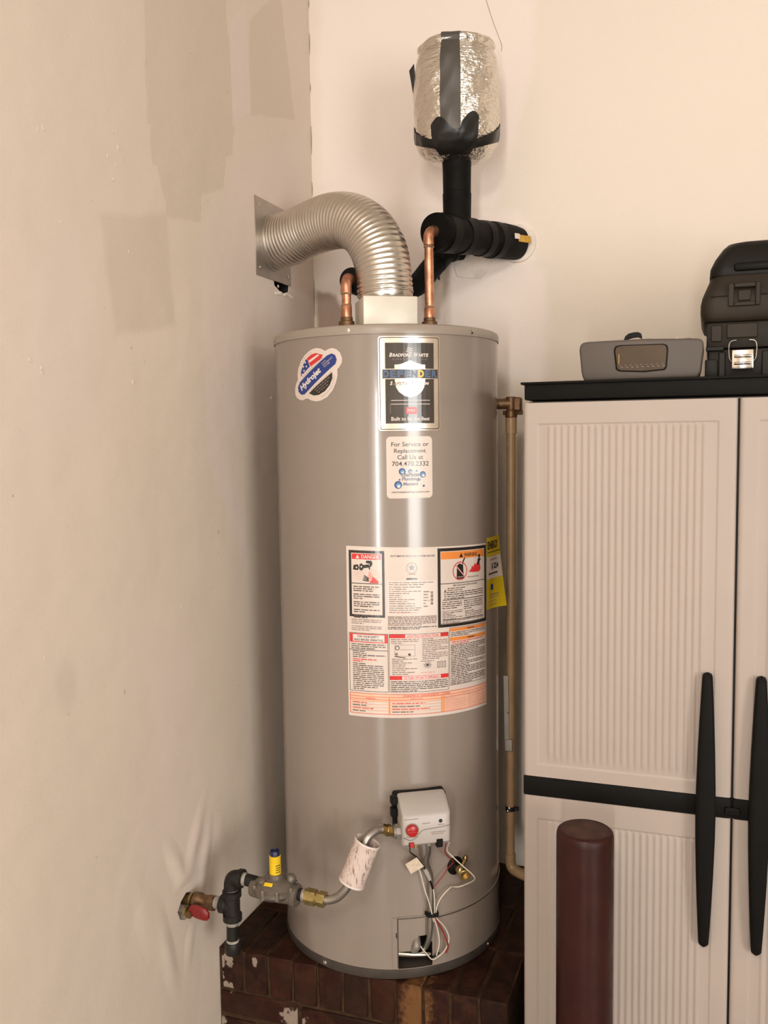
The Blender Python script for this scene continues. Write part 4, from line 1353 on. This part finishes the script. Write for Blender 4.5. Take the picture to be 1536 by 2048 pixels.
gp = thing('black_gas_pipe', (.112, GY, .535), 'black iron gas tee with drip leg and elbow beside the left wall', 'gas pipe')
part('nipple', MB().cyl((.064, GY, .6455), (.100, GY, .6455), .0134, 20), 'iron', gp)
part('thread_sealant', MB().lathe([(.0138, 0), (.0143, .004), (.0138, .012)], (.070, GY, .6455), 20, (1, 0, 0)), 'ironthread', gp)
tee = MB()
tee.lathe([(.0185, -.036), (.0215, -.034), (.0215, -.021), (.0178, -.018), (.0178, .018), (.0215, .021), (.0215, .034), (.0185, .036)], (.1125, GY, .646), 28)
tee.lathe([(.0178, 0), (.0178, -.010), (.0210, -.013), (.0210, -.026), (.0180, -.028)], (.1115, GY, .6455), 28, (1, 0, 0))
part('tee', tee, 'iron', gp)
part('drip_nipple', MB().cyl((.1118, GY, .612), (.1112, GY, .556), .0134, 20), 'iron', gp)
part('thread_sealant', MB().lathe([(.0138, .600), (.0146, .604), (.0138, .611)], (.1118, GY, 0), 20), 'ironthread', gp)
part('thread_sealant', MB().lathe([(.0138, .559), (.0146, .562), (.0138, .566)], (.1113, GY, 0), 20), 'ironthread', gp)
part('drip_cap', MB().lathe([(.012, .531), (.0165, .533), (.0182, .538), (.0182, .557), (.0165, .560)], (.1111, GY, 0), 20), 'iron', gp)
part('thread_sealant', MB().lathe([(.0150, .681), (.0158, .684), (.0150, .688)], (.1122, GY, 0), 20), 'ironthread', gp)
eb = MB().tube(spline([(.112, GY, .684), (.112, GY, .692), (.113, GY, .700), (.117, GY, .7085), (.126, GY, .712), (.134, GY, .712)], 6), .0172, 24)
eb.lathe([(.0180, 0), (.0205, .001), (.0205, .011), (.0185, .012)], (.131, GY, .712), 24, (1, 0, 0))
part('elbow', eb, 'iron', gp)
part('nipple', MB().cyl((.142, GY, .712), (.176, GY, .709), .0134, 20), 'iron', gp)
part('thread_sealant', MB().lathe([(.0138, 0), (.0148, .004), (.0138, .009)], (.142, GY, .7118), 20, (1, 0, 0)), 'ironthread', gp)

rg = thing('gas_regulator', (.222, GY, .69), 'grey gas pressure regulator with yellow cap left of the heater', 'regulator')
RX, RZ = .2225, .711
b = MB().lathe([(.026, -.026), (.038, -.021), (.044, -.013), (.0505, -.0095), (.0505, -.0010), (.047, .0008), (.043, .0040), (.034, .0110), (.020, .0165), (.0175, .0180), (.0170, .027), (0, .027)], (RX, GY, RZ), 40)
part('diaphragm_housing', b, 'castalu', rg)
pb = MB()
pb.lathe([(.0195, 0), (.0215, .003), (.0225, .020), (.0225, .052), (.0225, .070), (.0205, .098), (.0235, .100), (.0245, .112), (.0205, .114)], (RX-.058, GY, RZ-.012), 24, (1, 0, -.05))
part('pipe_body', pb, 'castalu', rg)
for a in (20, 70, 120, 170, 220, 260, 300, 340):
    c = (RX+.0470*cos(rad(a)), GY+.0470*sin(rad(a)), RZ-.0130)
    lug = part('bolt_lug', MB().lathe([(.0058, 0), (.0058, .014), (.004, .016)], c, 10), 'castalu', rg)
    part('bolt', MB().lathe([(.0036, .0155), (.0036, .0185), (.002, .0195)], c, 6), 'steel', lug)
vn_ = (RX+.030, GY+.012, RZ+.006)
part('vent_plug', MB().lathe([(.011, 0), (.011, .012), (.008, .016), (.004, .018)], vn_, 14, (.3, 0, 1)), 'castalu', rg)
part('vent_plug', MB().lathe([(.0085, 0), (.0085, .008), (.006, .010)], (RX-.020, GY-.022, RZ+.010), 14, (-.2, -.3, 1)), 'castalu', rg)
part('yellow_badge', MB().bbox((-.010, -.004, 0), (.010, .004, .001), .0004, 1, lambda x, y, z: (RX-.002+x, GY-.031+y*.9, RZ+.0140-y*-.55+z)), 'yellow', rg)
yc_ = part('spring_cap', MB().lathe([(.0128, .022), (.0128, .0545), (.0118, .0550), (.0118, .0570), (.0128, .0575), (.0128, .0605), (.0118, .061), (.0118, .063), (.0128, .0635), (.0128, .067), (.0108, .068)], (RX, GY, RZ), 28), 'yellow', rg, 'yellow spring cap')
part('cap_plug', MB().lathe([(.0112, .0665), (.0112, .0765), (.0098, .0785), (.0085, .0785), (.0078, .075), (0, .075)], (RX, GY, RZ), 24), 'blue', yc_, 'dark blue plug')
for i, z in enumerate((.047, .042, .037, .032)):
    k = MB(); r_ = .0130
    for j in range(6):
        a0 = rad(-58+9*j); a1 = rad(-58+9*j+(6 if (i+j) % 3 else 8))
        k.add([(RX+r_*cos(a), GY+r_*sin(a), RZ+z+dz) for a, dz in ((a0, 0), (a1, 0), (a1, .0024), (a0, .0024))], [(0, 1, 2, 3)])
    part('cap_lettering', k, 'inkblack', yc_)

gf = thing('gas_flex_connector', (.31, GY, .70), 'curved metal gas connector with white paper sleeve below the gas control', 'gas hose')
part('outlet_nipple', MB().cyl((.274, GY, .6985), (.300, GY, .6975), .0132, 18), 'iron', gf)
part('thread_ring', MB().lathe([(.0142, 0), (.0150, .003), (.0142, .007)], (.288, GY, .698), 18, (1, 0, 0)), 'steel', gf)
part('hex_nut', MB().cyl((.296, GY, .6975), (.320, GY, .6965), .0178, 6), 'brass2', gf)
fl = MB().cyl((.320, GY, .6965), (.334, GY, .696), .0140, 16); fl.cyl((.326, GY, .6965), (.342, GY, .6955), .0168, 6)
part('flare_nut', fl, 'brass2', gf)
ft = spline([(.338, GY, .6958), (.350, GY+.001, .6966), (.368, GY+.003, .704), (.384, GY+.005, .720), (.394, GY+.008, .738), (.408, GY+.013, .775), (.421, GY+.020, .812), (.429, GY+.030, .833), (.440, GY+.045, .8425), (.448, GY+.056, .8440), (.454, GY+.062, .8435)], 7)
part('metal_hose', MB().tube(ft, .0095, 16, True), 'tube_alu', gf)
# paper sleeve around the hose
s0, s1 = Vector((.3985, GY+.012, .7385)), Vector((.4330, GY+.022, .8300)); sa = (s1-s0).normalized(); su = sa.cross(Vector((0, 1, 0))).normalized(); sw = sa.cross(su)
ring_ = lambda h, r_: [tuple(s0+sa*h+(su*cos(2*pi*j/32)*1.08+sw*sin(2*pi*j/32)*.92)*r_) for j in range(32)]
LH = (s1-s0).length
slv = part('paper_sleeve', MB().loft([ring_(0, .0245), ring_(.001, .026), ring_(LH*.5, .0265), ring_(LH-.001, .026), ring_(LH, .0245), ring_(LH-.001, .0235), ring_(LH*.5, .024), ring_(.001, .0235), ring_(0, .0245)], False, False), 'papertag', gf, 'white printed paper sleeve')
part('sleeve_edge', MB().loft([ring_(-.0015, .0262), ring_(-.0015, .0270), ring_(.0035, .0272), ring_(.0035, .0262)], False, False), 'paperlt', slv)
part('sleeve_edge', MB().loft([ring_(LH-.003, .0262), ring_(LH-.003, .0270), ring_(LH+.001, .0270), ring_(LH+.001, .0262)], False, False), 'paperlt', slv)
vi = Vector(vf(-.066, .318, .833)); ve = Vector((.454, GY+.062, .8435)); dvv = (vi-ve)
part('flare_nut', MB().cyl(tuple(ve-dvv*.15), tuple(ve+dvv*.38), .0115, 8), 'brass', gf)
part('hex_nut', MB().cyl(tuple(ve+dvv*.30), tuple(ve+dvv*.62), .0132, 6), 'brass', gf)
part('union_nut', MB().cyl(tuple(ve+dvv*.66), tuple(ve+dvv*.98), .0112, 6), 'brass', gf)

# ------------------------------------------------------------------ relief valve and discharge pipe between heater and cabinet
RVX, RVY = .6500, -.292
rv = thing('relief_valve', (.64, RVY, 1.75), 'small brass relief valve on top of the tan pipe', 'valve')
part('valve_body', MB().lathe([(.0125, 1.735), (.0150, 1.737), (.0150, 1.752), (.0118, 1.754), (.0135, 1.766), (.0135, 1.785), (.0105, 1.787)], (RVX, RVY, 0), 14), 'bronze', rv)
part('tank_stub', MB().cyl((.612, -.300, 1.770), (RVX, RVY, 1.770), .0135, 12), 'bronze', rv)
part('lever_arm', MB().bbox((RVX+.008, RVY-.012, 1.752), (RVX+.026, RVY+.012, 1.785), .003, 1), 'bronze', rv)
part('hex_flange', MB().cyl((RVX-.020, RVY, 1.748), (RVX+.028, RVY, 1.748), .0065, 6), 'bronze', rv)
dpp = thing('discharge_pipe', (.645, -.262, .56), 'tan plastic discharge pipe standing between heater and cabinet', 'pipe')
top = Vector((RVX, RVY, 1.736)); bot = Vector((.6395, -.292+.030, .585))
part('pipe', MB().cyl(tuple(top), tuple(bot), .0112, 20), 'cpvc', dpp)
part('coupling', MB().cyl(tuple(top), tuple(top.lerp(bot, .034)), .0138, 20), 'cpvc', dpp)
part('elbow', MB().tube(spline([tuple(bot+Vector((0, 0, .03))), tuple(bot+Vector((0, 0, .008))), tuple(bot+Vector((.006, -.002, -.008))), tuple(bot+Vector((.02, -.007, -.014))), tuple(bot+Vector((.04, -.012, -.018)))], 5), .0138, 18), 'cpvc', dpp)
part('pipe', MB().cyl(tuple(bot+Vector((.02, -.007, -.013))), tuple(bot+Vector((.096, -.034, -.036))), .0112, 18), 'cpvc', dpp)
pc = top.lerp(bot, .868)
pcl = part('pipe_clamp', MB().lathe([(.0115, -.006), (.0128, -.006), (.0128, .006), (.0115, .006)], tuple(pc), 20).bbox((pc.x+.010, pc.y-.004, pc.z-.005), (pc.x+.022, pc.y+.004, pc.z+.005), .001, 1), 'iron', dpp)
for dz in (-.004, .004):
    part('screw', MB().lathe([(.0035, 0), (.0035, .002), (.001, .003)], (pc.x-.003+dz*.5, pc.y-.0125, pc.z+dz), 8, (0, -1, 0)), 'chrome', pcl)
ms = thing('metal_strip', (.642, -.30, .86), 'narrow bright metal strip leaning against the tan pipe', 'metal strip')
q0, q1 = top.lerp(bot, .562), top.lerp(bot, .728)
part('strip', MB().loft([[tuple(p+Vector((dx, dy, 0))) for dx, dy in ((-.0065, -.0165), (.0050, -.0165), (.0050, -.0148), (-.0065, -.0148))] for p in (q0+Vector((-.0085, 0, 0)), q1+Vector((-.0045, 0, 0)))]), 'steel', ms)
part('end_clip', MB().bbox((q1.x-.010, q1.y-.0185, q1.z-.004), (q1.x+.008, q1.y-.0142, q1.z+.026), .001, 1), 'steel', ms)
part('rivet', MB().lathe([(.002, 0), (.001, .001)], tuple(q0.lerp(q1, .5)+Vector((-.003, -.0165, 0))), 8, (0, -1, 0)), 'chrome', ms)

# ------------------------------------------------------------------ storage cabinet
CXL, CXG, CY = .7450, 1.1623, -.6286
CW = CXG-CXL
cb = thing('storage_cabinet', ((CXL+CXG+CW)/2-.0, -.38, 0), 'beige ribbed plastic storage cabinet with black top and handles', 'cabinet')
part('body', MB().bbox((CXL+.004, CY+.024, .005), (CXG+CW-.004, -.13, 1.762), .006, 2), 'cab', cb)
tp = MB().bbox((CXL+.003, CY-.004, 1.7640), (CXG+CW-.003, -.125, 1.7975), .003, 2)
tp.bbox((CXL-.004, CY-.010, 1.7955), (CXG+CW+.004, -.12, 1.8005), .0015, 2)
part('top_panel', tp, 'cabblack', cb, 'black top panel')


def door(name, x0, x1, mirror):
    pitch = .01365
    px0, px1 = x0+.030, x1-.035
    if mirror: px0, px1 = x0+.035, x1-.030
    rx0, rx1 = px0+.018, px1-.016
    nr = int((rx1-rx0)/pitch)
    X = [x0, x0+.0015, x0+.004, x0+.008, x0+.010, px0-.0030, px0-.0008, px0+.0008, px0+.0030]
    k = nr*8
    X += [rx0+(nr*pitch)*i/k for i in range(k+1)]
    X += [px1-.0030, px1-.0008, px1+.0008, px1+.0030, x1-.010, x1-.004, x1-.0015, x1]
    panels = [(.995, 1.7140), (.100, .8745)]
    Z = [.03, .0305]
    for a, b_ in sorted(panels):
        Z += [a-.0030, b_+.0030, a+.0030, b_-.0030, a-.0008, a+.0008, a+.012, a+.018, a+.024, (a+b_)/2, b_-.010, b_-.004, b_-.0008, b_+.0008]
    Z += [.9215, .9705, .033, 1.755, .9235, .9245, .9255, .9665, .9675, .9685, 1.7575, 1.758]
    Z = sorted(set(Z))

    def h(x, z):
        d = 0.0
        e = min(x-x0, x1-x)
        if e < .008: d -= .008*(1-sqrt(max(0, 1-(1-e/.008)**2)))*.8
        for a, b_ in panels:
            if px0 < x < px1 and a < z < b_:
                d -= .0016
                ph = (x-rx0)/pitch
                if 0 <= ph <= nr:
                    w = min(1, max(0, (z-a-.010)/.012))*min(1, max(0, (b_-.002-z)/.008))
                    d += .0026*(.5-.5*cos(2*pi*ph))*w
        if .9245 < z < .9675: d -= .003
        return d
    mb = MB(); nx = len(X)
    for z in Z:
        mb.v += [(x, CY-h(x, z), z) for x in X]
    for i in range(len(Z)-1):
        for j in range(nx-1):
            a = i*nx+j; mb.f.append((a, a+1, a+nx+1, a+nx))
    nb = len(mb.v)
    mb.v += [(x0, CY+.022, Z[0]), (x1, CY+.022, Z[0]), (x1, CY+.022, Z[-1]), (x0, CY+.022, Z[-1])]
    L0 = [i*nx for i in range(len(Z))]; R0 = [i*nx+nx-1 for i in range(len(Z))]
    mb.f.append(tuple(L0+[nb+3, nb])); mb.f.append(tuple(R0[::-1]+[nb+1, nb+2]))
    mb.f.append(tuple(list(range(nx-1, -1, -1))+[nb, nb+1])); mb.f.append(tuple([(len(Z)-1)*nx+j for j in range(nx)]+[nb+2, nb+3]))
    mb.f.append((nb, nb+3, nb+2, nb+1))
    return part(name, mb, 'cab', cb, sharp=50)


dl = door('door', CXL+.0005, CXG-.0018, False)
dr = door('door', CXG+.0018, CXG+CW-.0005, True)
for d_, a, b_ in ((dl, CXL, CXG-.0018), (dr, CXG+.0018, CXG+CW)):
    part('belt', MB().bbox((a, CY-.0015, .9250), (b_, CY+.018, .9670), .003, 2), 'cabblack', d_, 'black belt across the door')


def handle(parent, xc):
    b = MB(); rings = []
    zc, hl = .9385, .2800
    ts = [-1, -.992, -.975, -.95, -.9, -.8, -.65, -.45, -.2, 0, .2, .45, .65, .8, .9, .95, .975, .992, 1]
    for t in ts:
        w = .0092+.0098*(1-abs(t)**1.6)
        e = 1-abs(t)
        w *= min(1, sqrt(max(0, 1-(1-min(1, e/.03))**2))+.12)
        y0 = CY+.001; y1 = CY-.030+.010*abs(t)**3
        if e < .03: y1 += .004*(1-e/.03)
        c = .0045
        z = zc+hl*t
        rings.append([(xc-w, y0, z), (xc-w, y1+c, z), (xc-w+c*.6, y1+c*.3, z), (xc-w*.5, y1, z), (xc+w*.5, y1, z), (xc+w-c*.6, y1+c*.3, z), (xc+w, y1+c, z), (xc+w, y0, z)])
    b.loft(rings)
    return part('handle', b, 'cabblack', parent, 'long black bowed handle', sharp=40)


handle(dl, 1.1130); handle(dr, 1.2116)
part('gap_shade_strip', MB().box((CXG-.0060, CY+.006, .03), (CXG+.0060, CY+.024, 1.757)), 'blackp', cb)  # black strip added as painted shade in the gap between the doors
lt = MB().bbox((CXG-.014, CY-.0045, .934), (CXG+.016, CY+.002, .9495), .002, 1).bbox((CXG-.008, CY-.006, .938), (CXG+.012, CY-.003, .9415), .001, 1)
part('latch', lt, 'blackp', cb)

# ------------------------------------------------------------------ bollard
BX, BY, BR, BZ = .8955, -.79, .0545, .9385
bo = thing('steel_bollard', (BX, BY, 0), 'dark red painted steel bollard in front of the beige cabinet', 'bollard')
part('post', MB().lathe([(BR, 0), (BR, BZ-.020), (BR-.0004, BZ-.012), (BR-.002, BZ-.0065), (BR-.0055, BZ-.0035), (BR-.010, BZ-.0030)], (BX, BY, 0), 56), 'bollard', bo)
part('domed_cap', MB().lathe([(BR-.0098, BZ-.006), (BR-.0102, BZ-.0035), (BR-.016, BZ-.0015), (BR-.03, BZ-.0005), (0, BZ)], (BX, BY, 0), 48), 'bollardtop', bo, 'dusty top')

# ------------------------------------------------------------------ radio on the cabinet
ra = thing('portable_radio', (.975, -.56, 1.8005), 'grey portable radio with dial window lying on the cabinet top', 'radio')
rf_ = lambda a, b_, d: (a, d, b_)
po = [(.8645, 1.8010), (1.0848, 1.8010), (1.0905, 1.812), (1.0965, 1.862), (1.0945, 1.874), (1.086, 1.8785), (.98, 1.8825), (.866, 1.8815), (.857, 1.878), (.8535, 1.868), (.8590, 1.815)]
part('body', MB().bprism(po, -.592, -.500, rf_, .0055, 3), 'radio', ra)
bez = [(.9235, 1.862), (.9265, 1.8695), (.935, 1.8715), (1.020, 1.8705), (1.0275, 1.8675), (1.0295, 1.860), (1.0275, 1.824), (1.0235, 1.8185), (.985, 1.8155), (.935, 1.8185), (.928, 1.823)]
part('dial_bezel', MB().bprism(bez, -.5945, -.588, rf_, .001, 2), 'blackp', ra)
sc_ = [(a*.945+.9765*.055, b_*.93+1.8435*.07) for a, b_ in bez]
win = part('dial_window', MB().bprism(sc_, -.5958, -.592, rf_, .0008, 1), 'glass_dark', ra, 'dark glossy dial window')
for row, z in ((0, 1.8305), (1, 1.8265)):
    for i in range(9):
        x = .936+.0102*i+row*.002
        part('dial_mark', MB().box((x, -.5961, z-.0006), (x+(.0040 if row else .0022), -.5957, z+.0004)), 'inkgrey', win)
part('tuning_needle', MB().box((.9335, -.5961, 1.834), (.9343, -.5957, 1.853)), 'inkgold', win)
hd = MB()
hd.loft([[(x, -.545+q, z+w) for q, w in ((-.012, -.004), (-.012, .005), (.012, .005), (.012, -.004))] for x, z in ((.9400, 1.880), (.9425, 1.887), (.949, 1.8925), (.958, 1.8945), (.967, 1.895), (.9735, 1.8925), (.9750, 1.886))])
part('carry_strap', hd, 'blackp', ra)
part('tuning_wheel', MB().cyl((.983, -.55, 1.8800), (.994, -.55, 1.8800), .0060, 16), 'blackp', ra)
part('switch', MB().bbox((1.040, -.56, 1.880), (1.048, -.55, 1.8845), .001, 1), 'wirew', ra)
part('switch', MB().bbox((1.058, -.56, 1.879), (1.072, -.55, 1.8825), .001, 1), 'blackp', ra)
part('foot_rail', MB().bbox((.866, -.585, 1.8004), (1.083, -.510, 1.803), .001, 1), 'blackp', ra)

# ------------------------------------------------------------------ tool cases stacked on the cabinet
tc = thing('tool_case', (1.27, -.42, 1.8005), 'black plastic tool case with chrome latch, lower case on the cabinet', 'tool case')
X1 = 1.445
part('base_shell', MB().bbox((1.104, -.555, 1.8008), (X1, -.26, 1.858), .005, 2), 'case1', tc)
part('lid', MB().bbox((1.101, -.560, 1.8585), (X1+.003, -.257, 1.9105), .005, 2), 'case1', tc)
part('corner_guard', MB().bbox((1.0985, -.563, 1.8008), (1.122, -.52, 1.838), .003, 2), 'case3', tc)
for x0, x1 in ((1.124, 1.137), (1.204, 1.222), (1.30, 1.315), (1.36, 1.375)):
    part('rib', MB().bbox((x0, -.5605, 1.803), (x1, -.550, 1.852), .002, 1), 'case1', tc)
for x0, x1, z0, z1 in ((1.109, 1.130, 1.872, 1.905), (1.138, 1.196, 1.878, 1.907), (1.215, 1.30, 1.872, 1.905)):
    part('raised_panel', MB().bbox((x0, -.5635, z0), (x1, -.556, z1), .002, 1), 'case2', tc)
part('seam_rail', MB().bbox((1.100, -.5625, 1.8545), (1.134, -.55, 1.8635), .0015, 1), 'case3', tc)


def clasp(xc):
    ltc = part('latch', MB().bbox((xc-.0200, -.5725, 1.8160), (xc+.0200, -.560, 1.8545), .002, 2), 'chrome', tc, 'chrome latch')
    for z in (1.8275, 1.8415):
        part('latch_rib', MB().tube([(xc-.0145, -.5730, z), (xc-.012, -.5745, z), (xc+.012, -.5745, z), (xc+.0145, -.5730, z)], .0030, 10), 'chrome', ltc)
    part('wire_bail', MB().tube(spline([(xc-.021, -.566, 1.832), (xc-.0245, -.568, 1.840), (xc-.0255, -.568, 1.862), (xc-.0215, -.566, 1.8715), (xc-.012, -.5645, 1.8735)], 5), .0011, 8).tube(spline([(xc+.021, -.566, 1.832), (xc+.0245, -.568, 1.840), (xc+.0255, -.568, 1.862), (xc+.0215, -.566, 1.8715), (xc+.012, -.5645, 1.8735)], 5), .0011, 8), 'chrome', ltc)


clasp(1.1685); clasp(1.385)
uc = thing('tool_case', (1.27, -.42, 1.912), 'black plastic power tool case with domed lid, on top of another case', 'tool case')


def bulge(secs, xl, xr, yf, yb):
    """sections (z, inset-left, inset-front); rounded plan"""
    rings = []
    for z, il, if_ in secs:
        x0, x1, y0, y1 = xl+il, xr-il, yf+if_, yb-if_*.3; r_ = .028; p_ = []
        for cx, cyy, a0 in ((x1-r_, y1-r_, 0), (x0+r_, y1-r_, 90), (x0+r_, y0+r_, 180), (x1-r_, y0+r_, 270)):
            for i in range(7):
                a = rad(a0+15*i); p_.append((cx+r_*cos(a), cyy+r_*sin(a), z))
        rings.append(p_)
    return MB().loft(rings)


part('base_shell', bulge([(1.9115, .012, .012), (1.914, .006, .006), (1.921, .003, .002), (1.930, .0, .0), (1.947, .0, -.002), (1.962, .003, .0), (1.975, .008, .004), (1.992, .015, .010), (2.003, .019, .014)], 1.0885, X1+.01, -.560, -.25), 'case2', uc)
part('lid', bulge([(2.0032, .0, .0), (2.006, .0, -.001), (2.020, .001, .0), (2.040, .010, .006), (2.060, .024, .014), (2.070, .034, .024), (2.0755, .048, .045)], 1.1050, X1-.005, -.547, -.26), 'case3', uc)
for (x0, x1, z0, z1, d) in ((1.140, 1.151, 1.940, 1.985, 1), (1.190, 1.199, 1.940, 1.985, 1), (1.151, 1.190, 1.940, 1.948, 1), (1.158, 1.182, 1.950, 1.971, 1), (1.151, 1.190, 1.976, 1.985, 1)):
    part('latch_frame', MB().bbox((x0, -.5665, z0), (x1, -.548, z1), .0015, 1), 'case2', uc)
part('seam_rail', MB().bbox((1.108, -.5625, 1.9605), (1.139, -.545, 1.9625), .0007, 1).bbox((1.2, -.5625, 1.9605), (1.42, -.545, 1.9625), .0007, 1), 'case3', uc)
part('carry_handle', MB().bbox((1.150, -.556, 2.010), (1.36, -.535, 2.026), .005, 2), 'blackp', uc)
